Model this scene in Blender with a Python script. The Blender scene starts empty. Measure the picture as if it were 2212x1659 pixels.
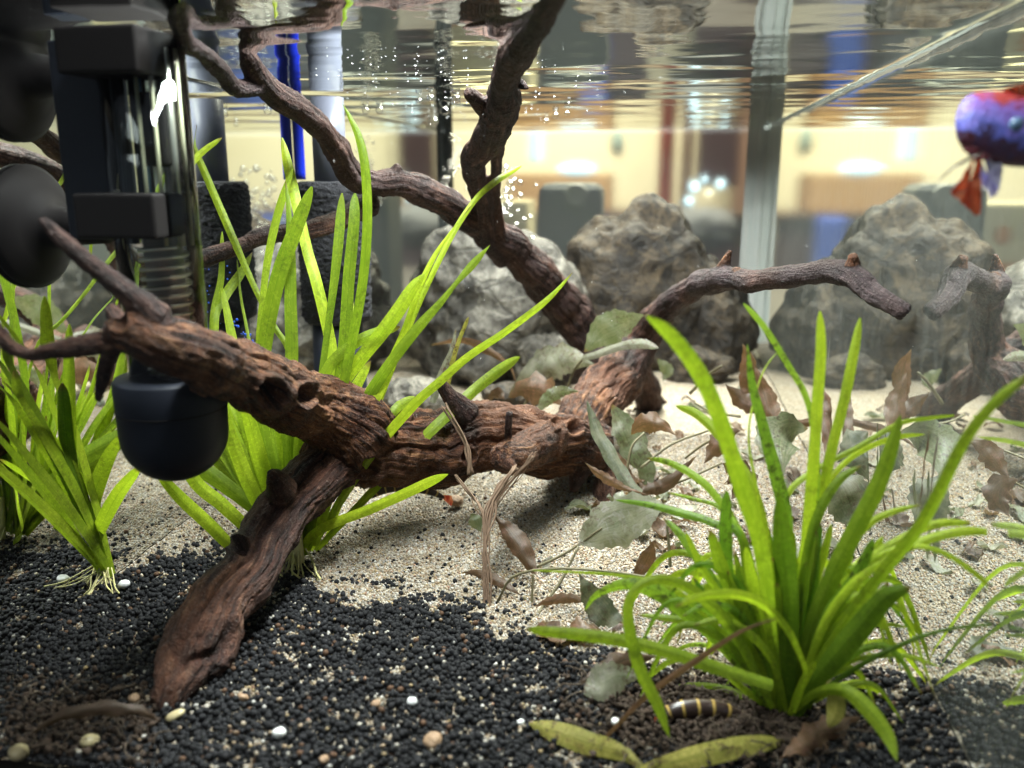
import bpy, bmesh, math, random
import numpy as np
from math import radians, sin, cos, pi
from mathutils import Vector, Matrix
random.seed(7); rng = np.random.default_rng(7)
sc = bpy.context.scene
COL = sc.collection

# ------------------------------------------------------------------ camera
F = 1843.0; YAW = radians(9.87); PIT = radians(13.7); CZ = 0.20      # picture measured on a 2212 x 1659 grid
cam_d = bpy.data.cameras.new('camera'); cam = bpy.data.objects.new('camera', cam_d); COL.objects.link(cam)
cam.location = (0, 0, CZ); cam.rotation_euler = (pi/2 - PIT, 0, YAW)
cam_d.sensor_width = 36; cam_d.lens = 36*F/2212
cam_d.clip_start = 0.01; cam_d.clip_end = 50
cam_d.dof.use_dof = True; cam_d.dof.focus_distance = 0.445; cam_d.dof.aperture_fstop = 8.0
sc.camera = cam
# ------------------------------------------------------------------ world, light, exposure
w = bpy.data.worlds.new('World'); sc.world = w; w.use_nodes = True
bg = w.node_tree.nodes['Background']; bg.inputs[0].default_value = (0.62, 0.66, 0.80, 1); bg.inputs[1].default_value = 0.20
def area(name, loc, rot, sx, sy, power, color):
    l = bpy.data.lights.new(name, 'AREA'); l.shape = 'RECTANGLE'; l.size = sx; l.size_y = sy
    l.energy = power; l.color = color
    o = bpy.data.objects.new(name, l); COL.objects.link(o); o.location = loc; o.rotation_euler = rot
    return o
area('aquarium_lamp', (-0.08, 0.58, 0.40), (0, 0, 0), 0.035, 0.72, 11.8, (0.98, 0.98, 1.0))
area('ceiling_lamp', (0.0, 1.9, 1.5), (0, 0, 0), 1.2, 0.5, 100.0, (1.0, 0.93, 0.78))
area('room_lamp', (-0.5, -0.7, 1.1), (radians(42), 0, radians(-25)), 0.6, 0.6, 5.0, (0.95, 0.95, 1.0))
sc.view_settings.view_transform = 'Standard'; sc.view_settings.look = 'None'
sc.view_settings.exposure = 0.15; sc.view_settings.gamma = 1.0
sc.render.engine = 'CYCLES'
cy = sc.cycles
cy.use_denoising = True; cy.max_bounces = 10; cy.glossy_bounces = 6; cy.transmission_bounces = 8
cy.diffuse_bounces = 3; cy.transparent_max_bounces = 24
cy.caustics_reflective = False; cy.caustics_refractive = False; cy.sample_clamp_indirect = 4.0

# ------------------------------------------------------------------ maths helpers
fw = np.array([-sin(YAW)*cos(PIT), cos(YAW)*cos(PIT), -sin(PIT)])
rt = np.array([cos(YAW), sin(YAW), 0.0]); up = np.cross(rt, fw)
C0 = np.array([0, 0, CZ])
def ray(px, py): return fw + rt*(px-1106)/F + up*(829.5-py)/F
def A(px, py, Y): d = ray(px, py); return C0 + d*(Y/d[1])
def G(px, py, z=0.0): d = ray(px, py); return C0 + d*((z-CZ)/d[2])
def depth(p): return float((np.asarray(p)-C0) @ fw)
def proj(P):
    d = P-C0; z = d@fw
    return 1106+F*(d@rt)/z, 829.5-F*(d@up)/z
_perm = rng.permutation(256); _perm = np.concatenate([_perm, _perm, _perm])
_grad = rng.normal(size=(256, 3)); _grad /= np.linalg.norm(_grad, axis=1)[:, None]
def noise(P):
    P = np.asarray(P, float); i = np.floor(P).astype(int); f = P-i; i &= 255
    u = f*f*f*(f*(f*6-15)+10); r = 0
    for dx in (0, 1):
        for dy in (0, 1):
            for dz in (0, 1):
                h = _perm[_perm[_perm[i[:, 0]+dx]+i[:, 1]+dy]+i[:, 2]+dz]
                g = _grad[h]; d = f-np.array([dx, dy, dz])
                wt = (u[:, 0] if dx else 1-u[:, 0])*(u[:, 1] if dy else 1-u[:, 1])*(u[:, 2] if dz else 1-u[:, 2])
                r = r+wt*(g*d).sum(1)
    return r*1.5
def fbm(P, o=4, g=0.5):
    a = 1; s = 0; P = np.asarray(P, float)
    for k in range(o): s = s+a*noise(P+k*17.3); P = P*2.03; a *= g
    return s
def spline(pts, n):
    """Catmull-Rom through rows of pts (any number of columns)."""
    P = np.asarray(pts, float)
    if len(P) < 3: t = np.linspace(0, 1, n)[:, None]; return P[0]*(1-t)+P[-1]*t
    P = np.vstack([2*P[0]-P[1], P, 2*P[-1]-P[-2]]); m = len(P)-3; out = []
    for t in np.linspace(0, m-1e-6, n):
        k = int(t); u = t-k; a, b, c, d = P[k:k+4]
        out.append(0.5*((2*b)+(c-a)*u+(2*a-5*b+4*c-d)*u*u+(3*b-a-3*c+d)*u**3))
    return np.array(out)

# ------------------------------------------------------------------ object helpers
def tag(o, label=None, cat=None, group=None, kind=None):
    if label: o['label'] = label
    if cat: o['category'] = cat
    if group: o['group'] = group
    if kind: o['kind'] = kind
    return o
def empty(name, loc=(0, 0, 0)):
    o = bpy.data.objects.new(name, None); COL.objects.link(o); o.location = loc; o.empty_display_size = 0.01
    return o
def mesh_obj(name, V, Fc, mat, parent=None, smooth=True, uv=None):
    me = bpy.data.meshes.new(name); me.from_pydata([tuple(v) for v in V], [], [tuple(f) for f in Fc])
    if smooth: me.shade_smooth()
    for m in (mat if isinstance(mat, (list, tuple)) else [mat]): me.materials.append(m)
    if uv is not None:
        l = me.uv_layers.new(name='UVMap'); idx = np.zeros(len(me.loops), int); me.loops.foreach_get('vertex_index', idx)
        l.data.foreach_set('uv', np.asarray(uv, float)[idx].ravel())
    o = bpy.data.objects.new(name, me); COL.objects.link(o)
    if parent is not None: o.parent = parent; o.matrix_parent_inverse = Matrix.Translation(-Vector(parent.location))
    return o
def tube(path, rad, n=12, cap=True):
    path = np.asarray(path, float); rad = np.broadcast_to(rad, (len(path),))
    T = np.gradient(path, axis=0); T /= np.linalg.norm(T, axis=1)[:, None]+1e-12
    a = np.array([0, 0, 1.0]) if abs(T[0][2]) < .9 else np.array([1.0, 0, 0])
    U = np.cross(T[0], a); U /= np.linalg.norm(U); V = []; Fc = []
    for k in range(len(path)):
        U = U-T[k]*(U@T[k]); U /= np.linalg.norm(U); W = np.cross(T[k], U)
        for j in range(n):
            t = 2*pi*j/n; V.append(path[k]+rad[k]*(cos(t)*U+sin(t)*W))
    for k in range(len(path)-1):
        for j in range(n):
            a0 = k*n+j; b0 = k*n+(j+1) % n; Fc.append((a0, b0, b0+n, a0+n))
    if cap: Fc.append(tuple(range(n))[::-1]); Fc.append(tuple(range((len(path)-1)*n, len(path)*n)))
    return V, Fc
class MB:
    def __init__(s): s.V = []; s.F = []
    def add(s, V, Fc): b = len(s.V); s.V += [tuple(v) for v in V]; s.F += [tuple(i+b for i in f) for f in Fc]; return s
    def tube(s, path, rad, n=12): return s.add(*tube(path, rad, n))
    def box(s, lo, hi):
        x0, y0, z0 = lo; x1, y1, z1 = hi
        return s.add([(x0,y0,z0),(x1,y0,z0),(x1,y1,z0),(x0,y1,z0),(x0,y0,z1),(x1,y0,z1),(x1,y1,z1),(x0,y1,z1)],
                     [(0,3,2,1),(4,5,6,7),(0,1,5,4),(1,2,6,5),(2,3,7,6),(3,0,4,7)])
    def lathe(s, prof, c, axis='z', n=32):
        """prof: (r, h) rows round an axis through c"""
        V = []; Fc = []
        for r, h in prof:
            for j in range(n):
                t = 2*pi*j/n; v = (r*cos(t), r*sin(t), h)
                if axis == 'x': v = (v[2], v[0], v[1])
                V.append(tuple(np.array(c)+np.array(v)))
        for k in range(len(prof)-1):
            for j in range(n): a = k*n+j; b = k*n+(j+1) % n; Fc.append((a, b, b+n, a+n))
        Fc.append(tuple(range(n))[::-1]); Fc.append(tuple(range((len(prof)-1)*n, len(prof)*n)))
        return s.add(V, Fc)
    def build(s, name, mat, parent=None, smooth=True, bevel=0):
        o = mesh_obj(name, s.V, s.F, mat, parent, smooth)
        if bevel:
            bm = bmesh.new(); bm.from_mesh(o.data)
            bmesh.ops.bevel(bm, geom=bm.edges[:], offset=bevel, segments=3, affect='EDGES', profile=.6); bm.to_mesh(o.data); bm.free()
        return o
def ico(sub):
    bm = bmesh.new(); bmesh.ops.create_icosphere(bm, subdivisions=sub, radius=1)
    V = np.array([v.co[:] for v in bm.verts]); Fc = [[v.index for v in f.verts] for f in bm.faces]; bm.free(); return V, Fc

# ------------------------------------------------------------------ materials
def mat(name):
    m = bpy.data.materials.new(name); m.use_nodes = True; nt = m.node_tree; nt.nodes.clear(); return m, nt
class N:
    """tiny node builder"""
    def __init__(s, nt): s.nt = nt
    def __call__(s, t, ins=None, **props):
        n = s.nt.nodes.new(t)
        for k, v in props.items(): setattr(n, k, v)
        for k, v in (ins or {}).items():
            sk = n.inputs[k]
            if isinstance(v, bpy.types.NodeSocket): s.nt.links.new(v, sk)
            else: sk.default_value = v
        return n
    def ramp(s, fac, stops, interp='LINEAR'):
        n = s.nt.nodes.new('ShaderNodeValToRGB'); s.nt.links.new(fac, n.inputs[0]); e = n.color_ramp.elements
        n.color_ramp.interpolation = interp
        while len(e) > 1: e.remove(e[-1])
        e[0].position = stops[0][0]; e[0].color = (*stops[0][1], 1)
        for p, c in stops[1:]: x = e.new(p); x.color = (*c, 1)
        return n.outputs[0]
    def mix(s, fac, a, b, blend='MIX'):
        n = s.nt.nodes.new('ShaderNodeMix'); n.data_type = 'RGBA'; n.blend_type = blend
        for sk, v in ((n.inputs[0], fac), (n.inputs[6], a), (n.inputs[7], b)):
            if isinstance(v, bpy.types.NodeSocket): s.nt.links.new(v, sk)
            else: sk.default_value = v if not isinstance(v, tuple) or len(v) == 4 else (*v, 1)
        return n.outputs[2]
    def math(s, op, a, b=0.0, c=0.0, clamp=False):
        n = s.nt.nodes.new('ShaderNodeMath'); n.operation = op; n.use_clamp = clamp
        for k, v in enumerate((a, b, c)):
            if isinstance(v, bpy.types.NodeSocket): s.nt.links.new(v, n.inputs[k])
            else: n.inputs[k].default_value = v
        return n.outputs[0]
    def noise(s, vec, scale, detail=4, rough=.55, dist=0.0):
        n = s('ShaderNodeTexNoise', {'Scale': scale, 'Detail': detail, 'Roughness': rough, 'Distortion': dist})
        if vec is not None: s.nt.links.new(vec, n.inputs['Vector'])
        return n.outputs[0]
    def out(s, sh): n = s.nt.nodes.new('ShaderNodeOutputMaterial'); s.nt.links.new(sh, n.inputs[0])
    def bump(s, h, strength, dist): return s('ShaderNodeBump', {'Height': h, 'Strength': strength, 'Distance': dist}).outputs[0]
def plain(name, color, rough=.6, spec=.5, bump=0, bscale=60, vary=.12, emit=None):
    m, nt = mat(name); n = N(nt); co = n('ShaderNodeTexCoord').outputs['Object']
    f = n.noise(co, bscale, 5)
    c = n.mix(n.math('MULTIPLY', f, 1.0), tuple(x*(1-vary) for x in color), tuple(min(1, x*(1+vary)) for x in color))
    ins = {'Base Color': c, 'Roughness': rough, 'Specular IOR Level': spec}
    if bump: ins['Normal'] = n.bump(f, bump, .002)
    if emit: ins['Emission Color'] = (*emit[0], 1); ins['Emission Strength'] = emit[1]
    n.out(n('ShaderNodeBsdfPrincipled', ins).outputs[0]); return m

def m_wood():
    m, nt = mat('driftwood_bark'); n = N(nt)
    g = n('ShaderNodeAttribute', attribute_name='grain').outputs['Vector']
    tone = n('ShaderNodeAttribute', attribute_name='tone').outputs['Fac']
    co = n('ShaderNodeTexCoord').outputs['Object']
    fine = n.noise(g, 900, 6, .65, .5); mid = n.noise(g, 260, 5, .6, 1.0); big = n.noise(co, 42, 4, .6); spk = n.noise(co, 900, 3, .6)
    ca = n.ramp(mid, [(.28, (.007, .005, .006)), (.43, (.030, .017, .020)), (.56, (.056, .033, .036)), (.74, (.18, .122, .122))])
    cb = n.ramp(mid, [(.28, (.010, .005, .004)), (.42, (.080, .029, .012)), (.56, (.22, .090, .036)), (.74, (.52, .29, .13))])
    c = n.mix(tone, ca, cb)
    c = n.mix(n.ramp(big, [(.38, (0, 0, 0)), (.62, (1, 1, 1))]), c, n.mix(1.0, c, (.40, .29, .26), 'MULTIPLY'))
    c = n.mix(n.ramp(fine, [(.36, (1, 1, 1)), (.52, (0, 0, 0))]), c, n.mix(1.0, c, (.25, .22, .22), 'MULTIPLY'))
    mot = n.noise(co, 150, 6, .75); pat = n.noise(co, 17, 3, .6)
    c = n.mix(n.ramp(mot, [(.40, (.75, .75, .75)), (.52, (0, 0, 0))]), c, n.mix(1.0, c, (.30, .25, .25), 'MULTIPLY'))
    c = n.mix(n.ramp(mot, [(.54, (0, 0, 0)), (.66, (.5, .5, .5))]), c, n.mix(1.0, c, (1.7, 1.55, 1.45), 'MULTIPLY'))
    c = n.mix(n.ramp(pat, [(.45, (0, 0, 0)), (.60, (.35, .35, .35))]), c, n.mix(tone, (.07, .045, .045), (.26, .10, .038)))
    c = n.mix(n.ramp(spk, [(.60, (0, 0, 0)), (.72, (.5, .5, .5))]), c, (.30, .24, .21))
    h = n.math('ADD', n.math('MULTIPLY', fine, .6), n.math('ADD', n.math('MULTIPLY', mid, 1.0), n.math('MULTIPLY', spk, .7)))
    n.out(n('ShaderNodeBsdfPrincipled', {'Base Color': c, 'Roughness': .6, 'Specular IOR Level': .28, 'Normal': n.bump(h, 1.0, .0024)}).outputs[0])
    return m
def m_leaf(name, dark, light, vein=.25, spots=.3, spotcol=(.03, .025, .01), trans=.5, cross=60, pale=None):
    m, nt = mat(name); n = N(nt)
    uv = n('ShaderNodeUVMap').outputs[0]; oi = n('ShaderNodeObjectInfo')
    sx = n('ShaderNodeSeparateXYZ', {0: uv}); u, v = sx.outputs[0], sx.outputs[1]
    co = n('ShaderNodeTexCoord').outputs['Object']
    c = n.mix(oi.outputs['Color'], (0, 0, 0, 1), (1, 1, 1, 1)); t = n('ShaderNodeSeparateColor', {0: oi.outputs['Color']}).outputs[0]
    c = n.mix(t, dark, light)
    # long veins and the faint ladder of cross veins
    vec = n('ShaderNodeCombineXYZ', {0: n.math('MULTIPLY', u, 26.0), 1: n.math('MULTIPLY', v, 2.0), 2: n.math('MULTIPLY', oi.outputs['Random'], 40.0)}).outputs[0]
    lv = n.noise(vec, 1.0, 3, .5)
    blo = n.noise(co, 70, 3)
    c = n.mix(n.ramp(blo, [(.40, (.35, .35, .35)), (.60, (0, 0, 0))]), c, n.mix(1.0, c, (.62, .72, .6), 'MULTIPLY'))
    c = n.mix(n.math('MULTIPLY', n.ramp(lv, [(.35, (0, 0, 0)), (.65, (1, 1, 1))]), vein*1.5), c, n.mix(1.0, c, (.45, .55, .4), 'MULTIPLY'))
    vec2 = n('ShaderNodeCombineXYZ', {0: n.math('MULTIPLY', u, 3.5), 1: n.math('MULTIPLY', v, float(cross)), 2: n.math('MULTIPLY', oi.outputs['Random'], 40.0)}).outputs[0]
    cv = n.noise(vec2, 1.0, 2, .5, .6)
    c = n.mix(n.math('MULTIPLY', n.ramp(cv, [(.53, (0, 0, 0)), (.60, (1, 1, 1)), (.67, (0, 0, 0))]), .55), c, n.mix(1.0, c, (1.7, 1.5, 2.2), 'MULTIPLY'))
    mid = n.math('ABSOLUTE', n.math('SUBTRACT', u, .5))
    c = n.mix(n.ramp(mid, [(.0, (.55, .55, .55)), (.045, (0, 0, 0))]), c, n.mix(1.0, c, (.6, .7, .5), 'MULTIPLY'))
    sp = n.noise(co, 420, 4, .7); zone = n.noise(co, 38, 2)
    sf = n.math('MULTIPLY', n.ramp(sp, [(.50, (0, 0, 0)), (.60, (1, 1, 1))]), n.ramp(zone, [(.42, (0, 0, 0)), (.56, (1, 1, 1))]))
    c = n.mix(n.math('MULTIPLY', sf, spots), c, spotcol)
    if pale: c = n.mix(n.math('MULTIPLY', n.ramp(n.noise(co, 90, 5, .7), [(.45, (0, 0, 0)), (.62, (1, 1, 1))]), .6), c, pale)
    tipm = n.math('MULTIPLY', n.ramp(v, [(.0, (1, 1, 1)), (.035, (.6, .6, .6)), (.06, (0, 0, 0))]), n.ramp(oi.outputs['Random'], [(.45, (0, 0, 0)), (.55, (1, 1, 1))]))
    c = n.mix(tipm, c, (.16, .10, .03))
    nb = n.bump(n.math('ADD', lv, n.math('MULTIPLY', cv, .5)), .35, .0006)
    p = n('ShaderNodeBsdfPrincipled', {'Base Color': c, 'Roughness': .42, 'Specular IOR Level': .4, 'Normal': nb}).outputs[0]
    tr = n('ShaderNodeBsdfTranslucent', {'Color': n.mix(1.0, c, (1.15, 1.2, .8, 1), 'MULTIPLY'), 'Normal': nb}).outputs[0]
    n.out(n('ShaderNodeMixShader', {0: trans, 1: p, 2: tr}).outputs[0]); return m
def m_rock(name, a, b, c_, scale=30):
    m, nt = mat(name); n = N(nt); co = n('ShaderNodeTexCoord').outputs['Object']
    f = n.noise(co, scale, 8, .65, .6); g = n.noise(co, scale*5, 6, .7); l = n.noise(co, scale*.5, 4, .6, 1.5)
    c = n.ramp(f, [(.30, a), (.5, b), (.68, c_)])
    c = n.mix(n.ramp(g, [(.38, (1, 1, 1)), (.5, (0, 0, 0))]), c, n.mix(1.0, c, (.32, .30, .28), 'MULTIPLY'))
    c = n.mix(n.ramp(l, [(.50, (0, 0, 0)), (.53, (.8, .8, .8)), (.56, (0, 0, 0))]), c, c_)
    ck = n('ShaderNodeTexVoronoi', {'Vector': n('ShaderNodeVectorMath', {0: n('ShaderNodeMapping', {'Vector': co, 'Scale': (1, 1, 2.6), 'Rotation': (.3, .5, 0)}).outputs[0], 1: n('ShaderNodeVectorMath', {0: n('ShaderNodeTexNoise', {'Vector': co, 'Scale': scale*1.2, 'Detail': 4.0}).outputs['Color'], 'Scale': .05}, operation='SCALE').outputs[0]}).outputs[0], 'Scale': scale*.42}, feature='DISTANCE_TO_EDGE').outputs['Distance']
    cr_ = n.ramp(ck, [(.0, (0, 0, 0)), (.035, (1, 1, 1))]); c = n.mix(n.math('MULTIPLY', n.math('SUBTRACT', 1.0, cr_), .5), c, n.mix(1.0, c, (.2, .2, .2), 'MULTIPLY'))
    h = n.math('ADD', n.math('ADD', f, n.math('MULTIPLY', g, .8)), n.math('MULTIPLY', cr_, .18))
    n.out(n('ShaderNodeBsdfPrincipled', {'Base Color': c, 'Roughness': .55, 'Normal': n.bump(h, 1.0, .006)}).outputs[0]); return m
def m_instance(name, rough=.5, spec=.5, sub=0, bump=.3):
    m, nt = mat(name); n = N(nt)
    a = n('ShaderNodeAttribute', attribute_name='col', attribute_type='INSTANCER').outputs['Color']
    co = n('ShaderNodeTexCoord').outputs['Object']; f = n.noise(co, 2.5, 4)
    ins = {'Base Color': n.mix(f, n.mix(1.0, a, (.75, .75, .75), 'MULTIPLY'), n.mix(1.0, a, (1.2, 1.2, 1.2), 'MULTIPLY')), 'Roughness': rough, 'Specular IOR Level': spec}
    n.out(n('ShaderNodeBsdfPrincipled', ins).outputs[0]); return m
def m_sand():
    m, nt = mat('pale_sand'); n = N(nt); co = n('ShaderNodeTexCoord').outputs['Object']
    v = n('ShaderNodeTexVoronoi', {'Vector': co, 'Scale': 900.0, 'Randomness': 1.0})
    cc = n('ShaderNodeSeparateColor', {0: v.outputs['Color']}).outputs[0]
    c = n.ramp(cc, [(0, (.10, .07, .045)), (.22, (.21, .16, .105)), (.5, (.29, .235, .165)), (.8, (.38, .335, .265)), (1, (.52, .49, .43))])
    big = n.noise(co, 22, 4, .6)
    c = n.mix(n.ramp(big, [(.35, (0, 0, 0)), (.7, (.35, .35, .35))]), c, (.40, .29, .17))
    h = n.math('ADD', n.math('MULTIPLY', v.outputs['Distance'], -1.0), n.math('MULTIPLY', n.noise(co, 200, 3), .6))
    n.out(n('ShaderNodeBsdfPrincipled', {'Base Color': c, 'Roughness': .6, 'Normal': n.bump(h, .7, .0012)}).outputs[0]); return m
def m_interface(name, ior, film=0.0, bump=0, bscale=30, streak=False, rough=0.0, aniso=1.0):
    """water/air boundary: clear where light can leave, a mirror past the critical angle"""
    m, nt = mat(name); n = N(nt); co = n('ShaderNodeTexCoord').outputs['Object']
    ins = {'IOR': ior}; gi = {'Color': (.96, .98, .96, 1), 'Roughness': rough}
    if bump:
        mp = n('ShaderNodeMapping', {'Vector': co, 'Scale': (1.0, aniso, 1.0)}).outputs[0]
        b = n.bump(n.math('ADD', n.noise(mp, bscale, 1, .4, .3), n.math('MULTIPLY', n.noise(mp, bscale*3.7, 1, .4), .10)), 1.0, bump)
        ins['Normal'] = b; gi['Normal'] = b
    fr = n('ShaderNodeFresnel', ins).outputs[0]
    sh = n('ShaderNodeMixShader', {0: fr, 1: n('ShaderNodeBsdfTransparent', {'Color': (.97, .99, .98, 1)}).outputs[0], 2: n('ShaderNodeBsdfGlossy', gi).outputs[0]}).outputs[0]
    if film:
        mp = n('ShaderNodeMapping', {'Vector': co, 'Rotation': (0, 0, 0), 'Scale': (1, 1, .14)}).outputs[0]
        s1 = n.noise(mp, 420, 5, .7, .4); s2 = n.noise(co, 9, 3)
        d = n('ShaderNodeBsdfDiffuse', {'Color': (.55, .58, .52, 1)}).outputs[0]
        fa = n.math('MULTIPLY', n.math('ADD', n.math('MULTIPLY', n.ramp(s1, [(.35, (0, 0, 0)), (.7, (1, 1, 1))]), .7), n.math('MULTIPLY', s2, .6)), film, clamp=True)
        sh = n('ShaderNodeMixShader', {0: fa, 1: sh, 2: d}).outputs[0]
    n.out(sh); return m
def m_glass(name, tint=(.95, .98, .96), ior=1.12, rough=.02):
    m, nt = mat(name); n = N(nt)
    fr = n('ShaderNodeFresnel', {'IOR': ior}).outputs[0]
    n.out(n('ShaderNodeMixShader', {0: fr, 1: n('ShaderNodeBsdfTransparent', {'Color': (*tint, 1)}).outputs[0],
          2: n('ShaderNodeBsdfGlossy', {'Color': (1, 1, 1, 1), 'Roughness': rough}).outputs[0]}).outputs[0]); return m

WOOD = m_wood()
VAL = m_leaf('strap_leaf', (.060, .135, .008), (.52, .66, .035), spots=.3)
VAL2 = m_leaf('spotted_strap_leaf', (.06, .19, .012), (.42, .60, .05), spots=.8, vein=.5)
CRYPT = m_leaf('olive_leaf', (.040, .045, .024), (.18, .19, .105), vein=.5, spots=.85, trans=.3, cross=14, spotcol=(.05, .032, .018), pale=(.18, .17, .105))
BROWN = m_leaf('brown_leaf', (.050, .030, .018), (.20, .105, .055), vein=.4, spots=.4, trans=.35, cross=14, spotcol=(.04, .02, .01))
PALEL = m_leaf('pale_decaying_leaf', (.11, .10, .065), (.31, .30, .22), vein=.3, spots=1.0, trans=.2, cross=14, spotcol=(.09, .05, .03), pale=(.33, .32, .24))
YELLOW = m_leaf('yellowing_leaf', (.25, .22, .04), (.52, .46, .10), vein=.4, spots=.9, trans=.35, cross=30, spotcol=(.10, .06, .02))
ROCKG = m_rock('grey_rock', (.022, .019, .016), (.095, .082, .064), (.26, .235, .19), 26)
ROCKB = m_rock('brown_rock', (.006, .0038, .002), (.032, .020, .009), (.085, .056, .026), 34)
SAND = m_sand(); GRAIN = m_instance('sand_grain', .45); SOIL = m_instance('black_soil', .75, .2)
SURF = m_interface('water_surface', 1.33, bump=.0018, bscale=10, aniso=1.7)
WALLI = m_interface('wet_glass', 0.752, film=.0, rough=.0)
WALLR = m_interface('wet_glass_with_film', 0.752, film=.085, rough=.004)
GLASS = m_glass('clear_glass'); TUBEG = m_glass('tube_glass', (.96, .98, .97), 1.42, .02)
BUB = m_glass('air_bubble', (.97, .98, 1.0), .76, .0); GLINT = plain('painted_bubble_glint', (.92, .93, .97), .1)  # opaque white: the sparkle of the tiny bubbles is painted in
def m_sil():
    m, nt = mat('silicone'); n = N(nt); co = n('ShaderNodeTexCoord').outputs['Object']
    c = n.ramp(n.noise(n('ShaderNodeMapping', {'Vector': co, 'Scale': (1, 1, .1)}).outputs[0], 160, 3), [(.35, (.82, .87, .82)), (.65, (.94, .93, .87))])
    n.out(n('ShaderNodeMixShader', {0: .3, 1: n('ShaderNodeBsdfPrincipled', {'Base Color': c, 'Roughness': .4}).outputs[0], 2: n('ShaderNodeBsdfTranslucent', {'Color': c}).outputs[0]}).outputs[0]); return m
SIL = m_sil()
BLACK = plain('black_plastic', (.009, .011, .018), .5, .25, vary=.2, bscale=25)
DARKRUB = plain('black_rubber', (.012, .010, .010), .7, .15, vary=.2, bscale=30)
ROOT = plain('root', (.55, .50, .22), .5)
OLST = plain('olive_stem', (.13, .11, .055), .6)
FIL = plain('brown_filament', (.060, .040, .024), .8, bump=.4, bscale=300)

# ------------------------------------------------------------------ tank
XL, XR, YF, YB, ZS = -0.271, 0.113, 0.226, 1.07, CZ+0.0535
def ground_z(x, y):
    P = np.stack([np.asarray(x)*9, np.asarray(y)*9, np.zeros_like(np.asarray(x, float))], 1)
    return 0.004*noise(P)+0.0012*noise(P*6.7)
nx, ny = 180, 420
gx, gy = np.meshgrid(np.linspace(XL+.0005, XR-.0005, nx), np.linspace(YF, YB-.0005, ny)); gx = gx.ravel(); gy = gy.ravel()
gz = ground_z(gx, gy)
def grid_faces(nx, ny): return [(j*nx+i, j*nx+i+1, (j+1)*nx+i+1, (j+1)*nx+i) for j in range(ny-1) for i in range(nx-1)]
sand = mesh_obj('sand_bed', np.stack([gx, gy, gz], 1), grid_faces(nx, ny), SAND); tag(sand, kind='structure')
# water surface
nx, ny = 170, 400
wx, wy = np.meshgrid(np.linspace(XL, XR, nx), np.linspace(YF+.0003, YB, ny)); wx = wx.ravel(); wy = wy.ravel()
wz = np.full_like(wx, ZS)
edge = np.minimum(wx-XL, XR-wx); wz = wz+.0028*np.exp(-edge/.0022)
ws = mesh_obj('water_surface', np.stack([wx, wy, wz], 1), grid_faces(nx, ny), SURF); tag(ws, kind='structure')
MEN = plain('meniscus', (.85, .78, .58), .25)
# glass box
aq = empty('aquarium', ((XL+XR)/2, (YF+YB)/2, 0)); tag(aq, 'rectangular glass fish tank with pale sealed corners holding the whole scene', 'fish tank')
TH = .006; ZT = .31
def pane(lo, hi, inner_face, innermat, name):
    o = MB().box(lo, hi).build(name, [GLASS, innermat], aq, smooth=False); o.data.polygons[inner_face].material_index = 1; return o
pane((XL-TH, YF-TH, -.008), (XL, YB+TH, ZT), 3, WALLI, 'left_pane')
pane((XR, YF-TH, -.008), (XR+TH, YB+TH, ZT), 5, WALLR, 'right_pane')
bp = pane((XL+.0004, YB, -.008), (XR-.0004, YB+TH, ZT), 2, WALLI, 'back_pane')
gm, gnt = mat('haze_blur_glass'); gn = N(gnt)
gd = gn('ShaderNodeBsdfDiffuse', {'Color': (.8, .8, .78, 1)}).outputs[0]  # pale haze painted in with white diffuse; rough refraction blurs the room
gn.out(gn('ShaderNodeMixShader', {0: .10, 2: gd, 1: gn('ShaderNodeMixShader', {0: .85, 1: gn('ShaderNodeBsdfTransparent').outputs[0], 2: gn('ShaderNodeBsdfRefraction', {'Color': (1, 1, 1, 1), 'Roughness': .36, 'IOR': 1.085}).outputs[0]}).outputs[0]}).outputs[0])
bp.data.materials.append(gm); bp.data.polygons[4].material_index = 2
pane((XL+.0004, YF-TH, -.008), (XR-.0004, YF, ZT), 4, GLASS, 'front_pane')
MB().box((XL+.0004, YF+.0004, -.008), (XR-.0004, YB-.0004, -.006)).build('bottom_pane', GLASS, aq, False)
def bead(x, y, sx, sy, r, m):
    V = []; n = 7
    for z in (-.005, ZT-.002):
        V.append((x+sx*.0003, y+sy*.0003, z))
        for k in range(n): t = k/(n-1)*pi/2; V.append((x+sx*(.0003+r*(1-.55*sin(2*t)*.7)*cos(t)), y+sy*(.0003+r*(1-.55*sin(2*t)*.7)*sin(t)), z))
    m1 = n+1; Fc = [tuple(range(m1)), tuple(range(m1, 2*m1))]+[(k, (k+1) % m1, (k+1) % m1+m1, k+m1) for k in range(m1)]
    bm = mesh_obj('silicone_seam', V, Fc, m, aq, smooth=False); return bm
SILG = plain('dark_silicone', (.10, .105, .10), .35, vary=.2)
bead(XR, YB, -1, -1, .019, SIL); bead(XL, YB, 1, -1, .010, SILG)
SILB = plain('pale_silicone', (.42, .50, .62), .3)
bead(XL, YF, 1, 1, .006, SILB); bead(XR, YF, -1, 1, .006, SILB)

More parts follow.
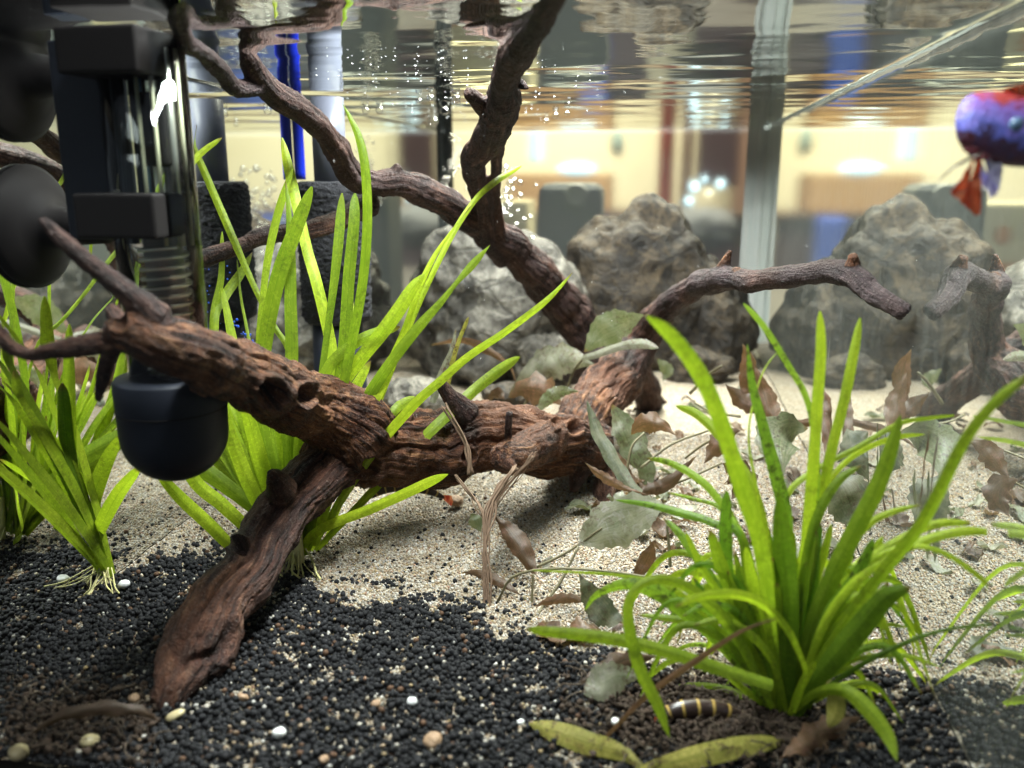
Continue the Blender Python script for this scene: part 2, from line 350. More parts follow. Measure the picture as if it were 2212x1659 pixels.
# ------------------------------------------------------------------ substrate grains
def scatter(name, P, S, R, Cc, material, sub=2, rough=.12):
    me = bpy.data.meshes.new(name); me.from_pydata([tuple(p) for p in P], [], [])
    for nm, ty, key, d in (('scl', 'FLOAT_VECTOR', 'vector', S), ('rot', 'FLOAT_VECTOR', 'vector', R)):
        a = me.attributes.new(nm, ty, 'POINT'); a.data.foreach_set(key, np.asarray(d, np.float32).ravel())
    a = me.attributes.new('col', 'FLOAT_COLOR', 'POINT'); a.data.foreach_set('color', np.concatenate([Cc, np.ones((len(P), 1))], 1).astype(np.float32).ravel())
    o = bpy.data.objects.new(name, me); COL.objects.link(o); me.materials.append(material)
    ng = bpy.data.node_groups.new(name, 'GeometryNodeTree')
    ng.interface.new_socket('Geometry', in_out='INPUT', socket_type='NodeSocketGeometry'); ng.interface.new_socket('Geometry', in_out='OUTPUT', socket_type='NodeSocketGeometry')
    n = N(ng); L = ng.links
    gi = n('NodeGroupInput'); go = n('NodeGroupOutput')
    s = n('GeometryNodeMeshIcoSphere', {'Radius': 1.0, 'Subdivisions': sub})
    nz = n('ShaderNodeTexNoise', {'Scale': 1.1, 'Detail': 1.0}); pos = n('GeometryNodeInputPosition'); L.new(pos.outputs[0], nz.inputs['Vector'])
    off = n('ShaderNodeVectorMath', {0: nz.outputs['Color'], 1: (.5, .5, .5)}, operation='SUBTRACT')
    off2 = n('ShaderNodeVectorMath', {0: off.outputs[0], 'Scale': rough*6}, operation='SCALE')
    sp = n('GeometryNodeSetPosition', {'Geometry': s.outputs[0], 'Offset': off2.outputs[0]})
    sm = n('GeometryNodeSetShadeSmooth', {0: sp.outputs[0]})
    mm = n('GeometryNodeSetMaterial', {'Geometry': sm.outputs[0], 'Material': material})
    as_ = n('GeometryNodeInputNamedAttribute', {'Name': 'scl'}, data_type='FLOAT_VECTOR'); ar = n('GeometryNodeInputNamedAttribute', {'Name': 'rot'}, data_type='FLOAT_VECTOR')
    e2r = n('FunctionNodeEulerToRotation', {0: ar.outputs[0]})
    ip = n('GeometryNodeInstanceOnPoints', {'Points': gi.outputs[0], 'Instance': mm.outputs[0], 'Rotation': e2r.outputs[0], 'Scale': as_.outputs[0]})
    L.new(ip.outputs[0], go.inputs[0])
    md = o.modifiers.new('grains', 'NODES'); md.node_group = ng
    return o
BX = np.array([-600, 0, 120, 215, 300, 400, 520, 640, 737, 937, 1037, 1075, 1140, 1180, 1270, 1340, 1420, 1560, 1760, 1850, 1930, 2212, 2600], float)
BY = np.array([1330, 1300, 1300, 1275, 1235, 1200, 1215, 1255, 1288, 1303, 1325, 1380, 1378, 1408, 1422, 1435, 1450, 1490, 1490, 1463, 1474, 1488, 1500], float)
def soil_depth(x, y):
    """how far (in picture rows) a spot lies inside the dark soil"""
    z = np.zeros_like(x); px, py = proj(np.stack([x, y, z], 1))
    wob = 26*noise(np.stack([x*60, y*60, z], 1))+12*noise(np.stack([x*170, y*170, z+5], 1))
    return py-np.interp(px, BX, BY)+wob
def holes(x, y): return np.maximum(noise(np.stack([x*75, y*75, x*0+2], 1)), .9*noise(np.stack([x*160, y*160, x*0+6], 1)))+.18*noise(np.stack([x*14, y*14, x*0+1], 1))
# dark soil balls
sp = .00208
ys = np.arange(YF+.001, .62, sp*.87); P = []
for k, yv in enumerate(ys):
    xs = np.arange(XL+.0015, XR-.0015, sp)+(sp/2 if k % 2 else 0); P.append(np.stack([xs, np.full_like(xs, yv)], 1))
P = np.concatenate(P); P += rng.normal(0, sp*.22, P.shape)
P = P[(P[:, 0] > XL+.001) & (P[:, 0] < XR-.001)]
sd = soil_depth(P[:, 0], P[:, 1])
cl = noise(np.stack([P[:, 0]*75, P[:, 1]*75, P[:, 0]*0+9], 1))
hole = holes(P[:, 0], P[:, 1])
prob = np.where(sd > 0, 1.0, np.exp(sd/42)*np.clip(cl*3.0+.15, 0, 1)*1.0+.05*np.exp(sd/330))
prob = np.where((sd > 0) & (hole > .50), .10, prob)
keep = rng.random(len(P)) < prob; P1 = P[keep]; sd1 = sd[keep]
r1 = rng.uniform(.00082, .0014, len(P1))*np.where(sd1 < -30, rng.uniform(.4, 1.0, len(P1)), 1)
z1 = ground_z(P1[:, 0], P1[:, 1])+r1*.7
k2 = (sd1 > 3) & (holes(P1[:, 0], P1[:, 1]) < .44) & (rng.random(len(P1)) < .42)
P2 = P1[k2]+rng.normal(0, sp*.4, (k2.sum(), 2)); r2 = rng.uniform(.00085, .0014, len(P2)); z2 = ground_z(P2[:, 0], P2[:, 1])+r2*2.0
PP = np.concatenate([np.column_stack([P1, z1]), np.column_stack([P2, z2])]); rr = np.concatenate([r1, r2])
PP[:, 0] = np.clip(PP[:, 0], XL+.0016, XR-.0016)
nn = len(PP); base = rng.uniform(.006, .017, nn)
cc = np.column_stack([base, base*1.0, base*1.12]); br = rng.random(nn) < .02; cc[br] = np.array([.09, .05, .03])
tag(scatter('soil_granules', PP, rr[:, None]*rng.uniform(.88, 1.12, (nn, 3)), rng.uniform(0, 6.28, (nn, 3)), cc, SOIL, 2, .045),
    'black round soil granules heaped over the sand in the foreground', 'soil', kind='stuff')
soil_pts = PP
# sand grains
def sand_cols(n):
    pal = np.array([[.70, .60, .46], [.80, .76, .69], [.56, .42, .28], [.88, .87, .85], [.46, .32, .20], [.64, .48, .24], [.32, .28, .25], [.58, .34, .23]])
    c = pal[rng.choice(8, n, p=[.26, .22, .14, .15, .08, .07, .05, .03])]; return np.clip(c*rng.uniform(.5, 1.15, (n, 1))*.54*np.array([1.0, .965, .90]), 0, .9)
n_s = 150000
u = rng.random(n_s); yy = YF+.002+(.66-YF)*u**1.25; xx = rng.uniform(XL+.001, XR-.001, n_s)
sd = soil_depth(xx, yy)
keep = (sd < 10) | (rng.random(len(xx)) < .035*(1+2*(noise(np.stack([xx*40, yy*40, xx*0+4], 1)) > .15))); xx = xx[keep]; yy = yy[keep]; sd = sd[keep]
hl = holes(xx, yy) > .46
r = rng.uniform(.00038, .00080, len(xx)); onsoil = (sd >= 10) & ~hl
ke2 = ~onsoil | (rng.random(len(xx)) < .22); xx, yy, r, onsoil = xx[ke2], yy[ke2], r[ke2], onsoil[ke2]
r = np.where(onsoil, r*1.25, r); zz = ground_z(xx, yy)+r*.5+np.where(onsoil, .0031, 0)
# extra pale grains filling the holes in the soil
hx = rng.uniform(XL+.002, XR-.002, 60000); hy = rng.uniform(YF+.002, .42, 60000)
hk = (soil_depth(hx, hy) > 5) & (holes(hx, hy) > .47); hx = hx[hk]; hy = hy[hk]
hr = rng.uniform(.0004, .0008, len(hx)); hz = ground_z(hx, hy)+rng.uniform(.0004, .0018, len(hx))
X = np.concatenate([xx, hx]); Y = np.concatenate([yy, hy]); Z = np.concatenate([zz, hz]); Rr = np.concatenate([r, hr]); nn = len(X)
tag(scatter('sand_grains', np.column_stack([X, Y, Z]), Rr[:, None]*rng.uniform(.75, 1.25, (nn, 3)), rng.uniform(0, 6.28, (nn, 3)), sand_cols(nn), GRAIN, 1, .12),
    'loose pale cream and amber sand grains covering the tank floor', 'sand', kind='stuff')

# ------------------------------------------------------------------ driftwood
# rows: picture column, picture row, distance Y, radius in picture pixels
B = {
 'trunk': [(700, 1000, .405, 60), (760, 970, .415, 84), (830, 960, .43, 88), (910, 965, .45, 84), (1000, 948, .47, 80), (1100, 942, .49, 74), (1190, 955, .505, 72), (1262, 965, .53, 58), (1285, 955, .55, 40)],
 'leg': [(350, 1550, .260, 28), (383, 1480, .268, 52), (425, 1405, .285, 74), (475, 1325, .305, 71), (525, 1240, .325, 63), (570, 1160, .345, 59), (630, 1085, .37, 61), (700, 1030, .395, 60), (770, 1000, .415, 44)],
 'arm': [(860, 975, .435, 66), (770, 925, .415, 80), (700, 888, .395, 76), (633, 862, .368, 72), (560, 830, .332, 70), (490, 795, .298, 68), (420, 762, .274, 64), (350, 735, .264, 60), (292, 712, .260, 52), (258, 708, .257, 38)],
 'thin_arm': [(345, 690, .264, 34), (290, 648, .261, 28), (230, 602, .258, 23), (180, 560, .256, 21), (140, 522, .254, 18), (112, 494, .253, 15), (90, 472, .252, 9)],
 'left_twig': [(290, 728, .260, 34), (225, 738, .257, 28), (165, 748, .255, 25), (118, 755, .253, 21), (70, 768, .252, 16), (30, 752, .251, 18), (0, 722, .250, 19), (-50, 660, .249, 17)],
 'down_spur': [(262, 730, .266, 24), (234, 775, .270, 21), (222, 820, .272, 16), (212, 866, .274, 8)],
 'back_spur': [(275, 715, .266, 26), (256, 690, .270, 22), (240, 668, .274, 16)],
 'rising_branch': [(1230, 975, .535, 52), (1260, 915, .56, 60), (1300, 860, .60, 60), (1345, 800, .64, 54), (1380, 745, .66, 40), (1415, 695, .65, 32), (1460, 648, .61, 29), (1510, 615, .57, 28), (1560, 600, .53, 28), (1625, 608, .50, 25), (1690, 600, .475, 24), (1750, 588, .455, 24), (1805, 588, .44, 28), (1850, 600, .425, 28), (1885, 632, .415, 24), (1920, 655, .407, 22), (1952, 674, .402, 21)],
 'spike': [(1560, 600, .53, 20), (1568, 570, .528, 13), (1577, 542, .526, 6)],
 'knob': [(1575, 600, .53, 18), (1590, 590, .515, 14), (1594, 586, .51, 10)],
 'upper_knob': [(1840, 600, .43, 22), (1845, 572, .428, 17), (1843, 552, .426, 11)],
 'back_branch': [(1300, 780, .70, 40), (1275, 735, .715, 44), (1225, 675, .70, 46), (1170, 600, .67, 42), (1115, 543, .64, 38), (1060, 500, .615, 38), (1000, 462, .59, 35), (930, 420, .56, 32), (865, 395, .535, 31), (810, 398, .52, 26), (765, 385, .505, 30), (732, 328, .48, 28), (690, 275, .455, 27), (640, 235, .43, 28), (590, 200, .41, 28), (555, 160, .392, 26), (540, 125, .38, 20), (532, 108, .375, 14)],
 'surface_twig': [(555, 185, .395, 22), (510, 190, .375, 19), (480, 155, .36, 19), (445, 118, .34, 20), (408, 100, .32, 20), (392, 65, .305, 22), (384, 25, .292, 22), (384, 0, .283, 16)],
 'branch_knob': [(868, 395, .535, 20), (856, 372, .53, 14), (862, 360, .53, 9)],
 'low_twig': [(800, 440, .53, 26), (745, 470, .51, 23), (700, 488, .495, 23), (655, 500, .483, 20), (605, 505, .474, 19), (560, 513, .466, 21), (530, 528, .46, 17), (480, 545, .452, 18), (440, 560, .447, 19), (420, 572, .445, 16)],
 'upright_branch': [(1085, 560, .63, 20), (1058, 520, .61, 22), (1046, 460, .59, 24), (1035, 405, .565, 26), (1022, 350, .535, 28), (1040, 318, .505, 32), (1066, 280, .475, 37), (1080, 232, .44, 40), (1092, 178, .41, 32), (1112, 122, .375, 37), (1145, 65, .335, 33), (1185, 0, .295, 32), (1215, -60, .265, 30)],
 'side_piece': [(1072, 300, .50, 18), (1072, 370, .55, 13), (1068, 430, .585, 15), (1078, 500, .61, 20), (1105, 545, .635, 24)],
 'side_stub': [(1072, 262, .46, 20), (1045, 232, .445, 19), (1022, 210, .43, 17), (1012, 198, .425, 14)],
 'thorn': [(1110, 175, .41, 16), (1132, 185, .405, 10), (1142, 192, .403, 4)],
 'top_stub': [(1010, 895, .45, 30), (975, 862, .445, 19), (958, 838, .442, 14), (955, 824, .44, 11)],
 'front_stub': [(1190, 960, .48, 48), (1140, 968, .455, 44), (1105, 982, .435, 40), (1085, 988, .425, 32)],
 'front_tip': [(1085, 985, .427, 24), (1100, 1005, .42, 15), (1112, 1016, .418, 5)],
 'pin': [(1098, 960, .44, 9), (1098, 925, .435, 9), (1101, 892, .432, 8)],
 'foot_stub': [(1260, 985, .52, 32), (1250, 1018, .512, 25), (1243, 1040, .508, 15), (1238, 1060, .505, 9)],
 'rear_leg': [(1305, 930, .55, 24), (1308, 1000, .535, 20), (1306, 1060, .520, 24), (1305, 1105, .508, 20)],
 'base_spur': [(1350, 770, .69, 34), (1385, 815, .71, 30), (1400, 855, .735, 30), (1405, 880, .745, 26)],
 'base_point': [(1390, 840, .74, 22), (1420, 862, .755, 12), (1440, 872, .762, 4)],
 'base_block': [(1295, 745, .71, 40), (1262, 770, .735, 38), (1240, 800, .76, 30)],
 'leg_knob': [(610, 1060, .355, 34), (593, 1035, .348, 24), (583, 1026, .345, 14)],
}
TONE = dict(trunk=.75, leg=.45, arm=.8, thin_arm=.15, left_twig=.3, down_spur=.2, back_spur=.3, rising_branch=.9, back_branch=.25, surface_twig=.1, low_twig=.2,
            upright_branch=.12, side_piece=.35, front_stub=.85, front_tip=.7, top_stub=.4, foot_stub=.4, rear_leg=.5, base_spur=.2, base_point=.2, base_block=.0)
PARTN = dict(trunk='trunk', leg='leg', arm='branch', rising_branch='branch', back_branch='branch', upright_branch='branch', thin_arm='branch', low_twig='branch',
             left_twig='branch', surface_twig='branch', rear_leg='leg')
WMERGE = dict(spike='rising_branch', knob='rising_branch', upper_knob='rising_branch', branch_knob='back_branch', side_piece='upright_branch', thorn='upright_branch',
              front_tip='front_stub', base_spur='base_block', base_point='base_block', leg_knob='leg', back_spur='arm', pin='pin')
samp = []; names = list(B); V = []; Fc = []
for bi, k in enumerate(names):
    rows = np.array([[*A(a, b, c), d*depth(A(a, b, c))/F] for a, b, c, d in B[k]])
    seg = np.linalg.norm(np.diff(rows[:, :3], axis=0), axis=1).sum(); m = max(6, int(seg/.0022))
    s = spline(rows, m); s[:, 3] = np.maximum(s[:, 3], .0006)
    wob = fbm(s[:, :3]*60+bi*3.1, 2)*.10; s[:, 3] *= 1+wob; jit = np.stack([noise(s[:, :3]*38+q*11.7+bi) for q in range(3)], 1); s[1:-1, :3] += jit[1:-1]*s[1:-1, 3:4]*.22
    T = np.gradient(s[:, :3], axis=0); T /= np.linalg.norm(T, axis=1)[:, None]
    U = np.cross(T[0], [0.1, 0.3, 1.0]); U /= np.linalg.norm(U); fr = []
    arc = np.concatenate([[0], np.cumsum(np.linalg.norm(np.diff(s[:, :3], axis=0), axis=1))])
    for q in range(m):
        U = U-T[q]*(U@T[q]); U /= np.linalg.norm(U); fr.append((U.copy(), np.cross(T[q], U)))
    samp.append((s, T, fr, arc))
    # rounded ends
    path = s[:, :3]; rad = s[:, 3]
    p0 = path[0]-T[0]*rad[0]*.45; p1 = path[-1]+T[-1]*rad[-1]*.35
    path = np.vstack([p0, path, p1]); rad = np.concatenate([[rad[0]*.6], rad, [rad[-1]*.72]])
    b = len(V); v, f = tube(path, rad, 14); V += list(v); Fc += [tuple(i+b for i in q) for q in f]
tmp = mesh_obj('driftwood_source', V, Fc, WOOD)
md = tmp.modifiers.new('r', 'REMESH'); md.mode = 'VOXEL'; md.voxel_size = .00088; md.use_smooth_shade = True
ms = tmp.modifiers.new('s', 'SMOOTH'); ms.factor = .5; ms.iterations = 5
dg = bpy.context.evaluated_depsgraph_get(); me = bpy.data.meshes.new_from_object(tmp.evaluated_get(dg), depsgraph=dg)
bpy.data.objects.remove(tmp)
nv = len(me.vertices); co = np.zeros(nv*3); me.vertices.foreach_get('co', co); co = co.reshape(-1, 3)
nr = np.zeros(nv*3); me.vertices.foreach_get('normal', nr); nr = nr.reshape(-1, 3)
SP = np.concatenate([s[0][:, :3] for s in samp]); SR = np.concatenate([s[0][:, 3] for s in samp]); SB = np.concatenate([np.full(len(s[0]), i) for i, s in enumerate(samp)])
SU = np.array([f[0] for s in samp for f in s[2]]); SW = np.array([f[1] for s in samp for f in s[2]]); SA = np.concatenate([s[3] for s in samp]); ST = np.concatenate([s[1] for s in samp])
best = np.zeros(nv, int)
for a in range(0, nv, 4000):
    d = ((co[a:a+4000, None, :]-SP[None])**2).sum(2)**.5/SR[None]; best[a:a+4000] = d.argmin(1)
rel = co-SP[best]; uu = (rel*SU[best]).sum(1); ww = (rel*SW[best]).sum(1); aa = SA[best]+(rel*ST[best]).sum(1)
grain = np.stack([uu, ww, aa*.11], 1)+SB[best][:, None]*.031
RAD = SR[best]
rid = 1-np.abs(fbm(grain*np.array([1, 1, 1])*170, 3))*2          # long ridges
fine = fbm(grain*620, 3, .6); lump = fbm(co*55, 3)
amp = np.clip(RAD*.085, .0004, .0019)
disp = amp*(rid*.26-.14)+amp*.45*fine+RAD*.11*lump+.00035*fbm(co*420, 3, .6)
kindw = np.array([{'leg': .8, 'arm': .30, 'trunk': .32, 'rising_branch': .25}.get(k, .22) for k in names])[SB[best]]
gr = noise(grain*np.array([75, 75, 34])+2); g2 = noise(grain*np.array([160, 160, 60])+8)
disp -= kindw*RAD*(.30*np.exp(-(gr/.07)**2)+.10*np.exp(-(g2/.09)**2))
disp += kindw*RAD*.16*noise(grain*np.array([60, 60, 10])+4)
foot = np.clip((.30-co[:, 1])/.04, 0, 1)*(kindw == 1.0); disp -= foot*RAD*.35*np.clip(noise(grain*np.array([110, 110, 12])+6), 0, 1)
crack = np.clip(fbm(grain*95+5, 2)-.46, 0, 1); disp -= amp*2.6*crack
for (px, py, Y, rp, dp) in [(587, 850, .338, 24, .010), (662, 853, .356, 19, .010), (520, 1180, .31, 16, .006), (1010, 985, .45, 14, .005), (800, 1010, .40, 20, .006), (1240, 925, .52, 13, .005), (1200, 915, .50, 10, .004)]:
    c = A(px, py, Y); d0 = ray(px, py); d0 = d0/np.linalg.norm(d0); v = co-C0; t = v@d0; off = np.linalg.norm(v-t[:, None]*d0, axis=1)
    near = (nr@d0 < .15); rr_ = rp*depth(c)/F; ok = near & (np.abs(t-np.linalg.norm(c-C0)) < .06)
    q = off/rr_; disp += np.where(ok, -dp*np.exp(-(q**4))+.0018*np.exp(-((q-1.35)/.3)**2), 0)
co2 = co+nr*disp[:, None]
me.vertices.foreach_set('co', co2.ravel()); me.update()
nf = np.zeros(nv*3); me.vertices.foreach_get('normal', nf); nf = nf.reshape(-1, 3)
tone = np.array([TONE.get(k, TONE.get(WMERGE.get(k, ''), .3)) for k in names])[SB[best]]
isr = SB[best] == names.index('rising_branch'); tone = np.where(isr, np.clip(1.0-1.15*(SA[best]/SA[SB == names.index('rising_branch')].max())*1.6, .05, .9), tone)
tone = np.clip(tone+.25*fbm(co*22+3, 2), 0, 1)
pc = len(me.polygons); lt = np.zeros(pc, int); me.polygons.foreach_get('loop_total', lt); li = np.zeros(lt.sum(), int); me.loops.foreach_get('vertex_index', li)
st = np.concatenate([[0], np.cumsum(lt)[:-1]])
driftwood = empty('driftwood', tuple(G(365, 1530))); tag(driftwood, 'gnarled brown branching driftwood arching across the tank on its splintered leg', 'driftwood')
gid = {k: WMERGE.get(k, k) for k in names}; gl = sorted(set(gid.values())); gmap = np.array([gl.index(gid[k]) for k in names])
fg = gmap[SB[best]][li[st]]
for g, gname in enumerate(gl):
    fs = np.where(fg == g)[0]
    if not len(fs): continue
    faces = [li[st[f]:st[f]+lt[f]] for f in fs]; used, inv = np.unique(np.concatenate(faces), return_inverse=True)
    q = 0; out = []
    for f in faces: out.append(tuple(inv[q:q+len(f)].tolist())); q += len(f)
    o = mesh_obj(PARTN.get(gname, 'stub'), co2[used], out, WOOD, driftwood)
    a = o.data.attributes.new('grain', 'FLOAT_VECTOR', 'POINT'); a.data.foreach_set('vector', grain[used].astype(np.float32).ravel())
    a = o.data.attributes.new('tone', 'FLOAT', 'POINT'); a.data.foreach_set('value', tone[used].astype(np.float32))
    o.data.normals_split_custom_set_from_vertices([tuple(x) for x in nf[used]])
bpy.data.meshes.remove(me)

# ------------------------------------------------------------------ rocks and pebbles
def rock(name, c, r, seed, material, sub=6, rough=.20, label=None, cat='rock', group=None, flat=.0, rid=.10):
    V, Fc = ico(sub); P = V*1.0
    n1 = fbm(V*1.1+seed*7.7, 3); n2 = np.abs(fbm(V*2.6+seed*3.3, 4)); n3 = fbm(V*9+seed, 3)
    strat = np.abs(noise(V*np.array([.9, .9, 3.4])+seed*2.1))
    d = 1+rough*n1*1.3-rid*n2*1.3-.07*strat+.016*n3
    P = V*d[:, None]*np.array(r)
    o = mesh_obj(name, P, Fc, material); o.location = c; tag(o, label, cat, group); return o
rock('grey_rock', (-.168, .86, .060), (.090, .085, .098), 3, ROCKG, 6, .22, 'large pale grey layered rock at the rear left behind the grass leaves', rid=.05)
rock('brown_rock', (-.022, .950, .055), (.094, .075, .118), 14, ROCKB, 6, .16, 'tall brown pitted boulder at the back of the tank in the middle', rid=.05)
rock('grey_stone', (-.205, .70, .010), (.030, .035, .020), 5, ROCKG, 5, .2, 'low grey stone at the foot of the large pale rock')
rock('blue_grey_stone', (-.108, .80, .025), (.030, .028, .036), 6, ROCKG, 5, .25, 'angular blue grey stone against the dark base of the driftwood')
rock('round_stone', (-.128, .72, .008), (.026, .022, .016), 9, ROCKB, 5, .2, 'rounded dark stone half hidden by brown leaves behind the trunk')
rock('brown_rock', (.052, .94, .040), (.052, .055, .078), 17, ROCKB, 6, .2, 'lower brown rock leaning on the right side of the tall boulder', rid=.06)
rock('small_brown_stone', (.040, .86, .008), (.034, .026, .024), 11, ROCKB, 5, .2, 'small brown stone in front of the lower brown rock')
rock('tan_stone', (-.080, .86, .02), (.030, .03, .04), 12, ROCKB, 5, .2, 'tan stone wedged between the two large rocks')
PEB = plain('white_pebble', (.78, .78, .76), .25); PEBB = plain('tan_pebble', (.30, .19, .11), .6, bump=.6, bscale=500, vary=.4); PINK = plain('pink_pebble', (.42, .22, .19), .35, bscale=200, vary=.3)
PEBY = plain('cream_shell', (.42, .35, .19), .35, vary=.3, bscale=400)
def pebble(px, py, rp, material, label, nm='pebble', cat='pebble', sq=(1, .9, .7), lift=.0026, group=None):
    p = G(px, py, lift+.002); r = rp*depth(p)/F
    V, Fc = ico(3); V = V*(1+.10*fbm(V*1.2+px, 2)[:, None])
    o = mesh_obj(nm, V*r*np.array(sq), Fc, material); o.location = (p[0], p[1], p[2]); o.rotation_euler = (rng.uniform(-.4, .4), rng.uniform(-.4, .4), rng.uniform(0, 6)); tag(o, label, cat, group)
pebble(603, 1583, 17, PEB, 'bright white smooth pebble on the black soil in front, the biggest white one')
pebble(935, 1600, 24, PEBB, 'pitted tan pebble on the black soil at the bottom edge')
pebble(890, 1515, 12, PEB, 'milky white pebble lying on the black soil centre front, right of another')
pebble(812, 1520, 12, PEBB, 'dull translucent tan pebble just left of the milky white one')
pebble(378, 1545, 22, PEBY, 'yellowish broken shell at the foot of the driftwood leg', 'shell', 'shell', (1, .6, .4))
pebble(2055, 1338, 28, PINK, 'rounded pink pebble on the sand near the right glass', lift=.004)
pebble(290, 1508, 13, PEBB, 'small brown pebble left of the driftwood leg tip')
pebble(525, 1505, 13, PEBB, 'small rusty brown pebble right of the driftwood leg')
pebble(40, 1625, 22, PEBY, 'cream pebble in the front left corner by the glass')
pebble(195, 1600, 20, PEBY, 'cream gravel lump on the soil at the bottom left edge')
pebble(268, 1262, 14, PEB, 'white pebble beside the roots of the small plant at the left glass')
pebble(985, 1082, 17, PEBB, 'reddish brown pebble on the sand under the driftwood trunk', lift=.001)
pebble(700, 1640, 12, PEBB, 'small tan pebble at the very bottom centre left')
pebble(1125, 1560, 9, PEB, 'small white pebble on the soil left of the fallen leaf')
pebble(1330, 1560, 12, PEB, 'white pebble just above the fallen spotted leaf')

# ------------------------------------------------------------------ leaves
def blade(pts, Y0, Y1, material, parent, tone=.5, fold=.30, twist=0.0, name='leaf', label=None, wave=0.0, shape='strap', n=26, wscale=1.0, dome=0):
    """pts rows: column, row, full width in picture pixels; runs from tip to base or the other way"""
    P = np.array(pts, float); s = spline(P, n); Ys = np.linspace(Y0, Y1, n)
    C = np.array([A(a, b, y) for (a, b, _), y in zip(s, Ys)]); dp = np.array([depth(c) for c in C])
    W = np.maximum(s[:, 2], 1.0)*dp/F*wscale*(.5)
    t = np.linspace(0, 1, n); frag = shape != 'strap'
    if shape == 'strap': W = W*np.clip(1-(1-np.clip(t/.10, 0, 1))**2, .04, 1)**.5
    elif shape == 'broad': W = W*np.clip(np.sin(pi*np.clip(t, .0, 1)**.85)**.62, .03, 1)
    elif shape == 'lance': W = W*np.clip(np.sin(pi*t**.7)**.9, .03, 1)
    T = np.gradient(C, axis=0); T /= np.linalg.norm(T, axis=1)[:, None]+1e-12
    V = []; UV = []; k = 7; ph = rng.uniform(0, 6)
    for i in range(n):
        vd = C[i]-C0; vd /= np.linalg.norm(vd); S = np.cross(T[i], vd); S /= np.linalg.norm(S)+1e-9; Nn = np.cross(S, T[i])
        tw = twist*(t[i]-.3)+.15*math.sin(3*t[i]+ph); S2 = cos(tw)*S+sin(tw)*Nn; N2 = np.cross(S2, T[i])
        wl = W[i]/max(.55, abs(cos(tw)))
        for j in range(k):
            q = j/(k-1)*2-1
            e = 1+wave*.35*math.sin(t[i]*26+ph+(1 if q > 0 else 0)*2)*abs(q)+((.07*((i*7+(3 if q > 0 else 0)) % 3-1)) if frag and abs(q) > .9 else 0)
            V.append(C[i]+S2*q*wl*e+N2*(abs(q)**1.2*fold*wl+wave*wl*.25*math.sin(t[i]*19+ph+2*q)*abs(q)-dome*wl*math.sin(pi*t[i]))); UV.append((j/(k-1), t[i]))
    if parent is not None and name == 'leaf':
        o_ = .0010+.0025*rng.random(); V = [np.array((max(v_[0], XL+o_+.0004*(q_ % 7)/7) if v_[0] < XL+o_ else min(v_[0], XR-o_), v_[1], min(v_[2], ZS-.0006-.4*o_))) for q_, v_ in enumerate(V)]
    if frag:
        Va = np.array(V); Wm = float(W.max()); Va += fw*(Wm*.32*noise(Va/Wm*.9+ph))[:, None]+up*(Wm*.16*noise(Va/Wm*1.5+ph+9))[:, None]; V = list(Va)
    Fc = [(i*k+j, i*k+j+1, (i+1)*k+j+1, (i+1)*k+j) for i in range(n-1) for j in range(k-1)]
    o = mesh_obj(name, V, Fc, material, parent, uv=UV); o.color = (tone, tone, tone, 1)
    if label: o['label'] = label
    return o
def stem(pts, Y0, Y1, rp, material, parent, name='stem', n=14, sides=6):
    s = spline(np.array(pts, float), n); C = np.array([A(a, b, y) for (a, b), y in zip(s[:, :2], np.linspace(Y0, Y1, n))])
    r = np.array([rp*depth(c)/F for c in C]); v, f = tube(C, r*np.linspace(.8, 1.1, n), sides); return mesh_obj(name, v, f, material, parent)
def to_base(pts, x, y, w=None):
    return list(pts)+[(x, y, w or pts[-1][2]*.8)]

